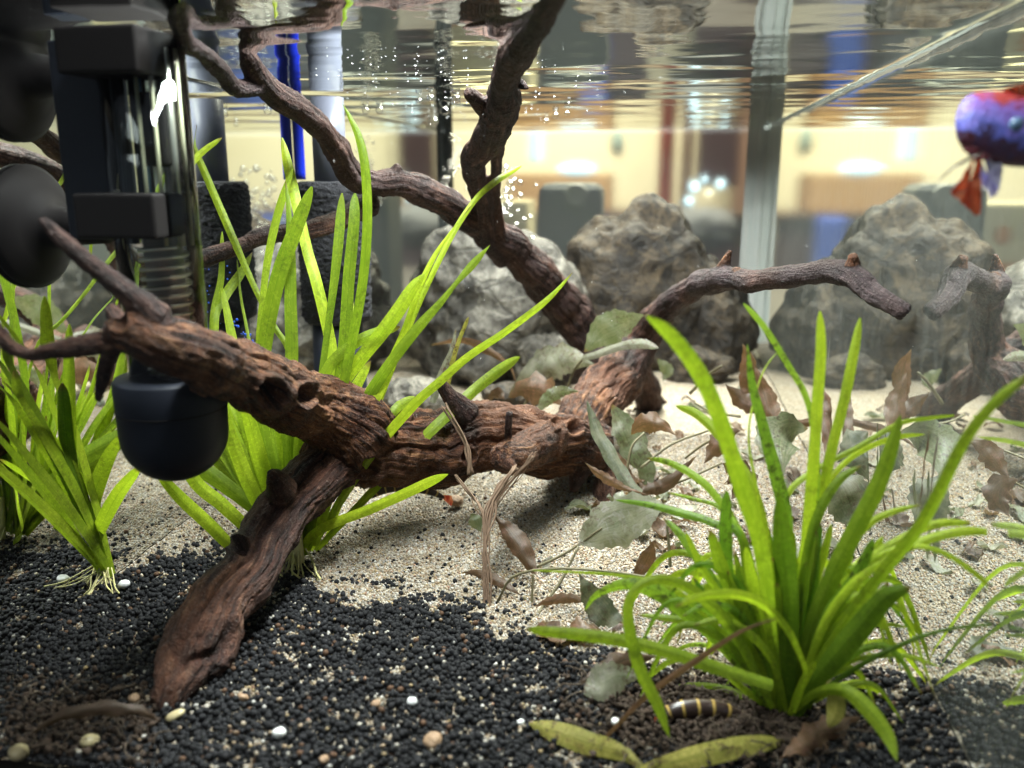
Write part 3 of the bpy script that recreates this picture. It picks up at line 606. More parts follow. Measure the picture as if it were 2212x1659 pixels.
# --- plant A: behind the leg
PA = empty('eelgrass_plant', tuple(G(640, 1200))); tag(PA, 'tall clump of green strap leaves with bare roots behind the driftwood leg', 'aquatic plant')
LA = [
 ([(393, 270, 14), (425, 335, 17), (468, 434, 19), (504, 517, 19), (527, 570, 16), (560, 642, 14), (594, 708, 14), (627, 765, 16), (650, 900, 18), (650, 1080, 18), (648, 1190, 12)], .475, .40, .55),
 ([(480, 297, 10), (430, 335, 16), (392, 385, 18), (365, 450, 18), (350, 560, 18)], .435, .40, .9),
 ([(609, 297, 20), (627, 378, 26), (640, 434, 27), (663, 536, 27), (686, 616, 28), (716, 748, 28), (725, 860, 28), (700, 1020, 26), (660, 1190, 16)], .46, .40, .85),
 ([(632, 363, 14), (603, 450, 20), (580, 550, 19), (567, 650, 16), (560, 760, 18), (570, 900, 22), (600, 1060, 22), (630, 1190, 14)], .44, .395, .55),
 ([(617, 391, 6), (623, 450, 12), (628, 550, 24), (628, 650, 30), (631, 765, 32), (625, 900, 32), (628, 1060, 28), (638, 1190, 16)], .43, .395, .3),
 ([(674, 403, 26), (636, 500, 36), (600, 600, 38), (572, 740, 36), (560, 880, 34), (590, 1040, 30), (630, 1195, 16)], .415, .39, .35),
 ([(739, 417, 20), (732, 517, 25), (719, 632, 20), (703, 748, 16), (690, 860, 20), (672, 1010, 20), (650, 1190, 14)], .44, .395, .3),
 ([(767, 417, 22), (765, 484, 28), (754, 600, 30), (744, 740, 30), (725, 870, 28), (690, 1030, 24), (652, 1190, 14)], .43, .395, .25),
 ([(740, 224, 4), (758, 258, 12), (776, 300, 20), (789, 368, 23), (793, 484, 24), (782, 616, 24), (758, 748, 24), (735, 860, 24), (700, 1020, 22), (655, 1190, 14)], .42, .395, .3),
 ([(864, 706, 20), (810, 720, 28), (765, 742, 28), (715, 785, 28), (690, 850, 28), (675, 990, 24), (655, 1190, 14)], .42, .395, .4),
 ([(916, 592, 16), (890, 625, 30), (860, 672, 36), (825, 720, 36), (780, 775, 34), (735, 840, 34), (700, 950, 30), (660, 1190, 14)], .425, .40, .6),
 ([(1018, 444, 4), (975, 500, 6), (937, 556, 12), (905, 625, 16), (875, 710, 16), (838, 790, 18), (780, 880, 22), (700, 1040, 20), (660, 1190, 14)], .45, .40, .95),
 ([(1058, 530, 6), (1020, 572, 20), (985, 612, 12), (950, 655, 18), (905, 705, 26), (850, 775, 28), (800, 850, 30), (740, 960, 28), (665, 1190, 14)], .43, .40, .35),
 ([(1237, 588, 4), (1205, 625, 10), (1165, 662, 16), (1090, 718, 18), (1010, 772, 20), (950, 825, 22), (890, 880, 24), (790, 1000, 24), (670, 1190, 14)], .435, .40, .8),
 ([(1123, 771, 18), (1080, 800, 28), (1030, 838, 28), (985, 880, 28), (900, 960, 26), (680, 1190, 14)], .50, .41, .45),
 ([(1127, 358, 8), (1095, 376, 15), (1065, 396, 16), (1020, 440, 14), (960, 540, 14), (870, 740, 14), (700, 1180, 12)], .52, .42, .75),
 ([(762, 648, 12), (752, 700, 16), (742, 760, 18), (725, 850, 18), (690, 1000, 16), (655, 1190, 12)], .445, .40, 1.0),
 ([(842, 794, 30), (815, 835, 44), (785, 885, 46), (740, 960, 40), (680, 1180, 18)], .415, .395, .95),
 ([(895, 856, 12), (872, 870, 24), (850, 890, 24), (800, 960, 20), (680, 1180, 12)], .44, .40, .5),
 # behind the arm and round the heater cap
 ([(157, 886, 10), (200, 895, 42), (262, 925, 56), (330, 955, 52), (430, 1010, 44), (560, 1110, 30), (630, 1200, 16)], .385, .395, .35),
 ([(340, 1020, 18), (385, 1070, 30), (450, 1130, 32), (510, 1185, 28), (590, 1215, 18)], .345, .385, .8),
 ([(360, 900, 18), (415, 1030, 32), (480, 1090, 34), (545, 1150, 28), (610, 1205, 16)], .365, .39, .75),
 ([(470, 860, 22), (505, 960, 34), (545, 1060, 36), (590, 1140, 28), (625, 1200, 16)], .38, .395, .95),
 ([(520, 840, 22), (550, 950, 36), (580, 1050, 36), (610, 1130, 26), (632, 1200, 14)], .385, .395, .9),
 ([(480, 620, 12), (500, 720, 22), (530, 860, 30), (575, 1000, 32), (615, 1120, 26), (635, 1200, 14)], .44, .40, .8),
 ([(480, 500, 10), (478, 600, 16), (462, 690, 20), (470, 830, 26), (530, 1000, 28), (625, 1200, 14)], .455, .41, .6),
 ([(545, 545, 8), (520, 590, 22), (485, 640, 24), (462, 700, 22), (480, 880, 26), (620, 1200, 14)], .47, .41, .6),
 ([(512, 560, 5), (520, 640, 6), (535, 720, 8), (560, 860, 12), (625, 1180, 10)], .46, .40, .5),
 ([(740, 830, 24), (700, 890, 32), (675, 960, 34), (655, 1060, 30), (645, 1190, 16)], .43, .40, .75),
 ([(800, 780, 16), (760, 850, 30), (720, 920, 34), (690, 1000, 32), (655, 1190, 16)], .44, .40, .85),
 ([(968, 1024, 8), (930, 1040, 24), (870, 1068, 26), (790, 1103, 26), (720, 1130, 24), (672, 1158, 22), (645, 1200, 16)], .385, .392, .95),
 ([(700, 1000, 18), (660, 1060, 26), (640, 1130, 24), (636, 1210, 14)], .405, .395, .7),
]
for k in range(26):
    xt = rng.uniform(395, 700); yt = rng.uniform(790, 960); x2 = 640+rng.uniform(-22, 22); w_ = rng.uniform(20, 36)
    LA.append(([(xt, yt, w_*.6), (xt*.72+x2*.28+rng.uniform(-10, 10), yt+(1195-yt)*.3, w_), (xt*.38+x2*.62, yt+(1195-yt)*.65, w_*.95), (x2, 1200, w_*.5)], rng.uniform(.40, .45) if xt > 480 else .42, .397, rng.uniform(.45, 1)))
for i, (p, a, b, t) in enumerate(LA): blade(p, a, b, VAL, PA, t, twist=rng.uniform(-.5, .5), n=40, wscale=.86)
for k in range(16):
    x = 640+rng.normal(0, 12); L = rng.uniform(50, 120)
    dx = rng.uniform(-38, 48); p = [(x, 1185), (x+dx*.4, 1185+L*.4), (x+dx*.9+rng.uniform(-12, 12), 1185+L*.75), (x+dx+rng.uniform(-14, 14), 1185+L)]
    stem(p, .388, .375-.01*rng.random(), rng.uniform(1.3, 2.6), ROOT, PA, 'root', 16, 5)
stem([(640, 1120), (640, 1170), (642, 1215)], .392, .388, 15, ROOT, PA, 'crown')

# --- plant B: right front
PB = empty('eelgrass_plant', tuple(G(1690, 1545))); tag(PB, 'dense bushy clump of bright green strap leaves at right front', 'aquatic plant')
LB = [
 ([(1395, 682, 14), (1440, 716, 34), (1500, 790, 42), (1545, 880, 42), (1578, 975, 42), (1605, 1060, 44), (1640, 1160, 42), (1657, 1267, 36), (1672, 1400, 26), (1690, 1545, 14)], .262, .295, .45, VAL),
 ([(1771, 672, 20), (1773, 760, 26), (1766, 860, 28), (1760, 960, 28), (1752, 1060, 30), (1742, 1180, 30), (1722, 1350, 26), (1700, 1540, 14)], .315, .30, .9, VAL),
 ([(1858, 686, 16), (1845, 760, 24), (1825, 860, 26), (1800, 960, 26), (1778, 1060, 26), (1750, 1200, 24), (1720, 1380, 22), (1700, 1540, 14)], .325, .30, .65, VAL),
 ([(1606, 655, 14), (1650, 706, 16), (1700, 785, 16), (1742, 860, 16), (1760, 950, 14), (1765, 1060, 14), (1740, 1250, 14), (1700, 1530, 10)], .33, .30, .8, VAL2),
 ([(1614, 742, 5), (1625, 830, 20), (1648, 920, 28), (1672, 1010, 34), (1695, 1110, 36), (1700, 1250, 34), (1695, 1540, 16)], .32, .30, .45, VAL2),
 ([(1460, 877, 16), (1505, 895, 24), (1548, 935, 24), (1590, 990, 20), (1630, 1060, 22), (1660, 1200, 22), (1685, 1540, 12)], .34, .30, .55, VAL),
 ([(1945, 897, 16), (1925, 965, 34), (1895, 1050, 42), (1855, 1130, 44), (1810, 1220, 46), (1765, 1330, 42), (1720, 1470, 28), (1705, 1545, 18)], .295, .295, .3, VAL),
 ([(2235, 800, 24), (2150, 868, 26), (2085, 950, 28), (2035, 1050, 30), (1992, 1130, 30), (1930, 1210, 30), (1858, 1300, 28), (1770, 1430, 22), (1710, 1540, 12)], .262, .295, .5, VAL),
 ([(2172, 1152, 16), (2080, 1148, 24), (1990, 1170, 24), (1900, 1215, 24), (1825, 1280, 24), (1770, 1370, 22), (1715, 1540, 12)], .285, .295, .9, VAL),
 ([(2112, 1130, 14), (2020, 1132, 22), (1940, 1168, 22), (1870, 1215, 22), (1800, 1290, 22), (1740, 1400, 20), (1705, 1540, 12)], .30, .298, .95, VAL),
 ([(2250, 1370, 10), (2190, 1315, 14), (2120, 1250, 14), (2040, 1195, 14), (1960, 1180, 14), (1880, 1215, 14), (1790, 1330, 14), (1710, 1540, 10)], .275, .298, .85, VAL),
 ([(1968, 1268, 18), (1915, 1290, 46), (1862, 1350, 58), (1810, 1410, 56), (1762, 1470, 40), (1720, 1545, 20)], .275, .29, .15, VAL),
 ([(2190, 1352, 6), (2100, 1352, 9), (2000, 1372, 11), (1900, 1415, 13), (1810, 1468, 13), (1715, 1545, 10)], .272, .29, .1, VAL),
 ([(1938, 1645, 8), (1918, 1590, 34), (1872, 1530, 42), (1820, 1492, 34), (1760, 1500, 22), (1712, 1540, 14)], .262, .288, .5, VAL),
 ([(1790, 1572, 16), (1806, 1535, 46), (1800, 1490, 36), (1770, 1480, 16), (1715, 1540, 8)], .283, .292, .55, YELLOW),
 ([(1458, 1312, 10), (1510, 1290, 20), (1580, 1283, 24), (1640, 1300, 24), (1690, 1345, 20), (1722, 1400, 16), (1740, 1460, 12), (1715, 1540, 8)], .258, .285, 1.0, VAL),
 ([(1135, 1358, 10), (1180, 1365, 26), (1260, 1372, 32), (1350, 1385, 34), (1450, 1410, 34), (1560, 1446, 34), (1670, 1480, 28)], .268, .275, .45, VAL),
 ([(1446, 1592, 16), (1420, 1520, 30), (1385, 1450, 32), (1362, 1370, 30), (1358, 1305, 26), (1385, 1262, 22), (1440, 1252, 26), (1510, 1285, 30), (1590, 1370, 28), (1670, 1530, 16)], .262, .29, .5, VAL),
 ([(1263, 1318, 6), (1290, 1285, 16), (1350, 1262, 30), (1410, 1275, 40), (1480, 1320, 42), (1560, 1390, 36), (1670, 1530, 14)], .30, .295, .75, VAL2),
 ([(1150, 1232, 5), (1240, 1236, 7), (1330, 1242, 9), (1420, 1262, 14), (1510, 1320, 18), (1670, 1530, 10)], .31, .295, .6, VAL),
 ([(1398, 990, 10), (1440, 998, 16), (1490, 1022, 20), (1540, 1065, 20), (1600, 1160, 20), (1670, 1400, 16), (1688, 1540, 10)], .34, .30, .85, VAL2),
 ([(1440, 1064, 6), (1500, 1078, 10), (1560, 1102, 12), (1620, 1200, 14), (1685, 1530, 8)], .335, .30, .9, VAL2),
 ([(1434, 1120, 10), (1465, 1150, 20), (1500, 1198, 24), (1540, 1255, 26), (1590, 1340, 26), (1670, 1530, 14)], .325, .298, .55, VAL2),
 ([(1570, 1060, 22), (1568, 1160, 34), (1572, 1270, 36), (1590, 1380, 34), (1650, 1530, 18)], .31, .297, .35, VAL2),
 ([(1330, 1080, 8), (1400, 1090, 16), (1470, 1108, 22), (1540, 1130, 20), (1610, 1180, 18), (1680, 1500, 10)], .34, .30, .4, VAL2),
 ([(1685, 1068, 24), (1690, 1180, 52), (1700, 1300, 56), (1700, 1420, 46), (1698, 1545, 26)], .288, .294, .12, VAL),
 ([(1990, 1090, 8), (1930, 1105, 16), (1880, 1130, 18), (1830, 1190, 18), (1780, 1290, 18), (1720, 1440, 16), (1700, 1540, 10)], .30, .297, .75, VAL),
 ([(1860, 1005, 10), (1815, 1035, 22), (1778, 1090, 24), (1750, 1170, 24), (1725, 1320, 22), (1700, 1540, 14)], .31, .298, .3, VAL),
 ([(2078, 896, 6), (2010, 903, 10), (1940, 916, 13), (1850, 968, 14), (1770, 1010, 14), (1700, 1070, 16), (1680, 1200, 14), (1690, 1540, 8)], .33, .30, .6, VAL),
 ([(1997, 938, 8), (1940, 944, 13), (1880, 965, 14), (1820, 1005, 14), (1770, 1080, 14), (1720, 1250, 12), (1700, 1540, 8)], .34, .30, .95, VAL),
 ([(1690, 748, 3), (1650, 800, 4), (1625, 880, 5), (1618, 960, 6), (1640, 1100, 8), (1690, 1530, 6)], .335, .30, .7, VAL),
 ([(1500, 1350, 12), (1560, 1340, 20), (1620, 1370, 22), (1670, 1430, 20), (1700, 1540, 12)], .285, .292, .6, VAL),
 ([(1960, 1355, 8), (1900, 1348, 12), (1840, 1370, 14), (1780, 1430, 14), (1715, 1540, 10)], .31, .297, .6, VAL),
 ([(1760, 1430, 14), (1742, 1460, 20), (1722, 1500, 18), (1706, 1545, 12)], .28, .29, 1.0, VAL),
]
for i, (p, a, b, t, mt) in enumerate(LB): blade(p, a, b, mt, PB, t, twist=rng.uniform(-.5, .5), n=36, wscale=.84, label='yellow round-ended leaf' if mt is YELLOW else None)
for k in range(40):                                   # short inner leaves of the crown
    x0 = rng.uniform(1610, 1780); top = rng.uniform(1120, 1330); xt = x0+(x0-1690)*rng.uniform(.6, 2.2)+rng.uniform(-40, 40)
    w_ = rng.uniform(13, 32); yv = rng.uniform(.29, .315)
    blade([(xt, top, w_*.6), ((xt*2+x0)/3, top+(1520-top)*.25, w_), (x0, top+(1520-top)*.6, w_), (1690+(x0-1690)*.5, 1550, w_*.6)], yv, .297, VAL if k % 3 else VAL2, PB, rng.uniform(.15, .8), twist=rng.uniform(-.6, .6), n=22)
for k in range(40):                                   # thin arching outer blades
    sgn = 1 if rng.random() < .46 else -1; L = rng.uniform(120, 330); hgt = rng.uniform(60, 330); w_ = rng.uniform(8, 18); x0 = 1692+sgn*rng.uniform(4, 60)
    yt = 1545-hgt*rng.uniform(.35, 1.0)
    p = [(x0+sgn*L, yt+rng.uniform(-30, 60), w_*.4), (x0+sgn*L*.72, 1545-hgt*1.05, w_), (x0+sgn*L*.38, 1545-hgt*.95, w_*1.1), (x0+sgn*L*.12, 1545-hgt*.5, w_*1.1), (1694+sgn*8, 1545, w_*.7)]
    if x0+sgn*L > 2150: continue
    blade(p, rng.uniform(.285, .35), .298, VAL if k % 4 else VAL2, PB, rng.uniform(.3, 1.0), twist=rng.uniform(-.8, .8), n=26)
PC = empty('young_eelgrass_plant', tuple(G(240, 1238))); tag(PC, 'small strap leaved plant with pale roots close to the left glass', 'aquatic plant')
for (p, a, b, t) in [([(30, 800, 16), (40, 930, 28), (66, 1060, 28), (98, 1232, 14)], .352, .358, .7), ([(8, 720, 14), (22, 880, 26), (56, 1050, 28), (96, 1234, 14)], .348, .357, .35), ([(-30, 900, 18), (10, 1010, 28), (58, 1120, 26), (98, 1236, 14)], .338, .356, .55),
                     ([(96, 640, 18), (92, 800, 32), (88, 980, 34), (100, 1234, 16)], .362, .358, .8), ([(150, 700, 14), (135, 850, 26), (118, 1020, 26), (104, 1234, 14)], .365, .359, .5), ([(134, 828, 20), (130, 940, 32), (124, 1080, 32), (108, 1238, 16)], .345, .355, .12),
                     ([(-10, 1000, 16), (30, 1080, 26), (70, 1160, 24), (100, 1238, 12)], .338, .355, .9), ([(262, 940, 14), (215, 1000, 30), (165, 1090, 32), (115, 1236, 16)], .36, .358, .6), ([(300, 1010, 16), (240, 1070, 30), (180, 1150, 28), (118, 1238, 14)], .352, .356, .85)]:
    tipx = p[0][0]; a = (.300 if tipx < 60 else (.318 if tipx < 160 else .345))+rng.uniform(-.006, .006); L_ = len(p)-1
    p = [(x_+52*(i_/L_)**1.2, y_, w_) for i_, (x_, y_, w_) in enumerate(p)]
    blade(p, a, .357, VAL, PC, t, twist=rng.uniform(-.4, .4), n=28)
for k in range(12):
    x = 228+rng.normal(0, 8); L = rng.uniform(35, 85); dx = rng.uniform(-50, 40)
    stem([(x, 1226), (x+dx*.3, 1226+L*.4), (x+dx*.7+rng.uniform(-10, 10), 1226+L*.75), (x+dx, 1226+L)], .354, .349-.012*rng.random(), rng.uniform(1.0, 2.0), ROOT, PC, 'root', 12, 5)
# --- broad leaved plants: label, base, leaves (pts, Y0, Y1, mat, tone, shape, wave, fold) and stems
def plant(name, label, base, leaves, stems=(), cat='aquatic plant', group=None):
    r = empty(name, tuple(base)); tag(r, label, cat, group)
    for (p, a, b, m_, t, shp, wv, fo) in leaves: blade(p, a, b, m_, r, t, fold=fo, shape=shp, wave=wv, n=28, twist=rng.uniform(-.3, .3))
    for (p, a, b, rp) in stems: stem(p, a, b, rp*.72, OLST, r)
    return r
plant('broadleaf_plant', 'olive leaved plant with pale and brown ragged leaves behind the rising driftwood branch', A(1230, 860, .70), [
 ([(1262, 762, 20), (1300, 720, 66), (1345, 697, 66), (1392, 683, 20)], .63, .62, CRYPT, .8, 'broad', .15, .2),
 ([(1422, 752, 8), (1385, 742, 22), (1340, 748, 18), (1290, 765, 16), (1256, 774, 12)], .60, .62, PALEL, .55, 'strap', .1, .3),
 ([(1100, 852, 20), (1160, 800, 66), (1220, 775, 74), (1292, 792, 20)], .66, .62, PALEL, .5, 'broad', .2, .3),
 ([(1098, 856, 20), (1140, 838, 60), (1180, 850, 66), (1215, 872, 20)], .60, .59, BROWN, .75, 'broad', .5, .3),
 ([(1250, 846, 8), (1210, 846, 26), (1178, 866, 30), (1160, 896, 14)], .565, .56, CRYPT, .85, 'broad', .1, .3),
 ([(1052, 862, 10), (1075, 850, 26), (1090, 862, 10)], .60, .59, BROWN, .5, 'broad', .2, .2),
], [([(1262, 772), (1240, 800), (1222, 850)], .62, .64, 4), ([(1145, 850), (1130, 880), (1112, 900)], .60, .60, 5), ([(1180, 850), (1170, 880), (1130, 905)], .60, .60, 4)])
plant('broadleaf_plant', 'grey green wavy leaves and a curled brown leaf right of the trunk end', G(1370, 1050), [
 ([(1268, 866, 6), (1290, 930, 26), (1320, 985, 30), (1355, 1040, 28), (1400, 1090, 22)], .50, .46, CRYPT, .4, 'strap', .3, .3),
 ([(1322, 872, 24), (1345, 915, 56), (1370, 965, 62), (1400, 1030, 40), (1395, 1080, 12)], .55, .53, CRYPT, .65, 'broad', .35, .15),
 ([(1363, 938, 14), (1385, 918, 42), (1420, 915, 44), (1462, 940, 10)], .50, .49, BROWN, .85, 'broad', .25, .35),
 ([(1264, 1000, 6), (1300, 1028, 20), (1345, 1052, 20), (1400, 1070, 12)], .46, .45, BROWN, .8, 'lance', .2, .3),
 ([(1320, 960, 10), (1345, 1010, 26), (1375, 1060, 22), (1400, 1085, 12)], .49, .47, BROWN, .6, 'lance', .3, .3),
 ([(1505, 985, 8), (1440, 1045, 30), (1400, 1060, 26), (1380, 1080, 8)], .47, .46, BROWN, .3, 'lance', .2, .3),
], [([(1392, 935), (1365, 965), (1352, 1030)], .49, .48, 4), ([(1530, 930), (1450, 960), (1385, 1010)], .52, .50, 4), ([(1560, 1000), (1470, 1040), (1390, 1062)], .47, .47, 4)])
plant('broadleaf_plant', 'plant with one big pale spotted leaf and narrow brown leaves on the open sand', G(1180, 1325), [
 ([(1440, 1092, 24), (1395, 1100, 80), (1330, 1130, 104), (1275, 1160, 80), (1248, 1180, 14)], .40, .385, PALEL, .62, 'broad', .22, .12),
 ([(1066, 1112, 6), (1095, 1140, 36), (1125, 1180, 48), (1150, 1228, 34), (1160, 1245, 10)], .40, .375, BROWN, .45, 'lance', .12, .35),
 ([(998, 1236, 6), (1040, 1240, 20), (1090, 1262, 26), (1130, 1290, 14)], .385, .372, BROWN, .55, 'lance', .12, .3),
 ([(1412, 1168, 8), (1400, 1205, 34), (1378, 1240, 30), (1360, 1270, 8)], .375, .37, BROWN, .6, 'lance', .1, .3),
 ([(1250, 1238, 10), (1280, 1290, 52), (1320, 1340, 60), (1372, 1372, 16)], .362, .350, CRYPT, .25, 'broad', .1, .2),
 ([(1270, 1300, 8), (1225, 1292, 22), (1180, 1300, 20), (1150, 1312, 8)], .362, .366, BROWN, .7, 'lance', .2, .3),
 ([(1440, 1290, 8), (1460, 1310, 36), (1470, 1345, 14)], .35, .345, CRYPT, .75, 'broad', .1, .3),
], [([(1250, 1180), (1215, 1250), (1180, 1300), (1160, 1328)], .385, .36, 5), ([(1152, 1240), (1150, 1275), (1148, 1305)], .375, .37, 4), ([(1130, 1290), (1142, 1305), (1135, 1300)], .372, .372, 5),
    ([(1300, 1140), (1230, 1190), (1160, 1225)], .39, .385, 4), ([(1420, 1250), (1320, 1235), (1200, 1228), (1110, 1245), (1075, 1300)], .35, .36, 4), ([(1440, 1130), (1445, 1180), (1448, 1225)], .38, .375, 5)])
plant('round_leaf_plant', 'round grey green leaves lying on the sand behind the right plant', G(1850, 1090), [
 ([(1745, 922, 20), (1700, 930, 88), (1680, 965, 100), (1690, 1025, 20)], .50, .47, CRYPT, 1.0, 'broad', .05, .15),
 ([(1900, 1060, 20), (1870, 985, 100), (1845, 950, 90), (1830, 925, 14)], .44, .46, CRYPT, .35, 'broad', .05, .15),
 ([(1935, 930, 20), (1985, 960, 100), (1995, 1010, 96), (1965, 1050, 20)], .44, .43, CRYPT, .4, 'broad', .05, .15),
 ([(1790, 1010, 20), (1825, 1060, 96), (1850, 1110, 90), (1880, 1150, 20)], .42, .40, CRYPT, .3, 'broad', .05, .15),
 ([(2040, 1060, 10), (2010, 1080, 50), (1960, 1110, 56), (1930, 1130, 10)], .42, .40, BROWN, .3, 'broad', .1, .2),
 ([(2112, 930, 8), (2118, 985, 42), (2112, 1050, 46), (2100, 1130, 20)], .36, .36, BROWN, .35, 'lance', .05, .2),
 ([(2212, 1020, 20), (2170, 1050, 60), (2150, 1090, 60), (2130, 1130, 14)], .37, .36, CRYPT, .7, 'broad', .05, .2),
 ([(2230, 1200, 20), (2180, 1180, 60), (2140, 1200, 50), (2100, 1180, 10)], .34, .35, CRYPT, .7, 'broad', .05, .2),
], [([(1960, 1100), (1975, 1020), (1960, 950)], .42, .41, 3)])
plant('red_leaf_plant', 'pinkish brown leaved plant on the sand between the boulder and the right plant', G(1640, 950), [
 ([(1605, 740, 8), (1618, 790, 36), (1612, 840, 34), (1600, 880, 8)], .60, .59, BROWN, .85, 'lance', .1, .3),
 ([(1630, 790, 8), (1650, 850, 44), (1665, 900, 46), (1690, 925, 10)], .58, .55, BROWN, .95, 'broad', .15, .3),
 ([(1565, 830, 8), (1600, 860, 38), (1640, 880, 34), (1670, 880, 8)], .59, .57, BROWN, .6, 'lance', .2, .4),
 ([(1770, 830, 8), (1790, 890, 40), (1795, 960, 44), (1780, 1020, 12)], .56, .52, BROWN, .8, 'lance', .1, .2),
 ([(1830, 900, 8), (1760, 910, 16), (1690, 925, 20), (1640, 960, 8)], .55, .53, BROWN, .7, 'lance', .1, .3),
 ([(1600, 930, 10), (1570, 940, 40), (1545, 970, 44), (1520, 1000, 10)], .50, .49, BROWN, .5, 'broad', .4, .3),
 ([(1560, 1000, 10), (1590, 1020, 60), (1600, 1050, 60), (1580, 1080, 10)], .46, .45, BROWN, .35, 'broad', .5, .3),
 ([(1420, 775, 10), (1440, 800, 30), (1432, 822, 10)], .72, .72, CRYPT, .7, 'broad', .05, .2),
 ([(1960, 730, 6), (1900, 770, 18), (1840, 800, 16), (1780, 820, 6)], .60, .60, PALEL, .3, 'lance', .05, .2),
 ([(1850, 830, 10), (1880, 850, 34), (1890, 880, 10)], .60, .60, CRYPT, .5, 'broad', .05, .2),
], [([(1560, 790), (1530, 810), (1490, 850)], .62, .63, 5), ([(1500, 870), (1540, 890), (1600, 900)], .58, .57, 4), ([(1480, 990), (1520, 960), (1560, 940)], .52, .5, 4)])
plant('rotting_plant', 'thin straw coloured dead leaves standing behind the trunk stub', A(965, 860, .44), [
 ([(985, 712, 4), (975, 760, 12), (950, 820, 18), (935, 870, 14)], .46, .45, PALEL, .45, 'strap', .1, .3),
 ([(1012, 685, 8), (990, 740, 9), (975, 790, 11), (962, 850, 12)], .455, .45, YELLOW, .35, 'strap', .1, .3),
 ([(930, 745, 8), (1000, 735, 14), (1050, 755, 20), (1100, 790, 12), (1115, 830, 8)], .60, .58, BROWN, .9, 'lance', .1, .3),
])
weed = empty('brown_weed', A(1050, 1200, .40)); tag(weed, 'hanging brown stringy weed trailing from the trunk down to the soil', 'dead plant')
FILW = plain('weed_filament', (.17, .105, .065), .8, vary=.4, bscale=200)
for (p, a, b, wd, ns) in [([(1112, 1010), (1078, 1058), (1055, 1105), (1046, 1180), (1048, 1260), (1056, 1350), (1068, 1405)], .41, .352, 9, 15),
                          ([(985, 1030), (1010, 1062), (1035, 1092), (1048, 1125)], .43, .405, 8, 7), ([(960, 880), (1000, 940), (1012, 975), (1016, 1022)], .425, .415, 8, 9), ([(1150, 985), (1120, 1025), (1075, 1075), (1052, 1130)], .42, .405, 7, 8)]:
    for q in range(ns):
        pp = [(x+rng.normal(0, wd*.5), y+rng.normal(0, 4)) for x, y in p]
        stem(pp, a+rng.normal(0, .001), b+rng.normal(0, .001), rng.uniform(.8, 2.6), FILW, weed, 'strand', 22, 5)
plant('green_leaf', 'small round green leaf hanging beside the brown string of weed', A(1028, 1130, .40), [([(1018, 1108, 12), (1028, 1128, 32), (1040, 1150, 8)], .40, .40, CRYPT, .75, 'broad', .0, .2)], cat='leaf')
def fallen(name, label, args, **k):
    p, a, b, m_, t, shp, wv, fo = args; o = blade(p, a, b, m_, None, t, fold=fo, shape=shp, wave=wv, n=30, name=name, **k); tag(o, label, 'leaf'); return o
def gY(px, py, lift=.005): return G(px, py, lift)[1]
fallen('fallen_leaf', 'yellow fallen leaf with dark rotting middle lying on the black soil', ([(1143, 1562, 12), (1200, 1580, 44), (1270, 1605, 48), (1340, 1625, 34), (1388, 1656, 10)], gY(1143, 1562), gY(1388, 1656), YELLOW, .6, 'strap', .1, .15))
fallen('fallen_leaf', 'long yellow green blotched leaf lying along the bottom edge', ([(1695, 1600, 12), (1630, 1608, 40), (1540, 1626, 46), (1450, 1650, 40), (1370, 1668, 12)], gY(1695, 1600), gY(1400, 1668), YELLOW, .85, 'strap', .05, .15))
fallen('fallen_leaf', 'whitish decayed leaf scrap on the dark mulm left of the right plant', ([(1262, 1500, 40), (1300, 1478, 76), (1345, 1462, 66), (1385, 1462, 20)], gY(1262, 1500, .008), gY(1385, 1462, .008), PALEL, .95, 'broad', .15, .15))
fallen('fallen_leaf', 'curled orange brown rotting leaf in front of the right plant', ([(1860, 1548, 14), (1800, 1572, 50), (1745, 1600, 56), (1685, 1640, 20)], gY(1860, 1548, .006), gY(1685, 1640, .006), BROWN, .85, 'broad', .5, .3))
fallen('fallen_leaf', 'thin pale brown dead leaf blade slanting across the right plant', ([(1680, 1335, 3), (1600, 1365, 8), (1500, 1430, 14), (1400, 1500, 12), (1310, 1590, 8)], .262, .27, BROWN, 1.0, 'strap', .05, .3))
fallen('fallen_leaf', 'brown leaf lying beneath the pale scrap in the mulm', ([(1420, 1420, 14), (1350, 1425, 40), (1300, 1450, 40), (1240, 1480, 10)], gY(1420, 1420), gY(1240, 1480), BROWN, .25, 'broad', .3, .2))
fallen('fallen_leaf', 'dark olive rotting leaf clump lying left of the driftwood foot', ([(60, 1590, 8), (130, 1548, 24), (220, 1530, 32), (300, 1535, 26), (345, 1560, 8)], gY(40, 1590, .006), gY(345, 1560, .006), BROWN, .2, 'broad', .5, .4))
def litter(x, y, L, W, az, m_, t, curl, name, label, group):
    n, k = 12, 5; V = []; UV = []; ph = rng.uniform(0, 6); z0 = float(ground_z(np.array([x]), np.array([y]))[0])+.0016
    for i in range(n):
        u_ = i/(n-1); wl = W*max(.04, sin(pi*u_**.85)**.7)*(1+.18*sin(u_*31+ph)); a2 = az+curl*(u_-.5)
        cx, cy = x+cos(a2)*L*(u_-.5), y+sin(a2)*L*(u_-.5)
        for j in range(k):
            q = j/(k-1)*2-1
            V.append((min(max(cx-sin(a2)*q*wl, XL+.003), XR-.003), cy+cos(a2)*q*wl, z0+.25*wl*q*q*(1+sin(ph))+.0022*(1+sin(u_*5+ph))+.0012*sin(u_*13+3*q+ph))); UV.append((j/(k-1), u_))
    Fc = [(i*k+j, i*k+j+1, (i+1)*k+j+1, (i+1)*k+j) for i in range(n-1) for j in range(k-1)]
    o = mesh_obj(name, V, Fc, m_, None, uv=UV); o.color = (t, t, t, 1); tag(o, label, 'leaf', group)
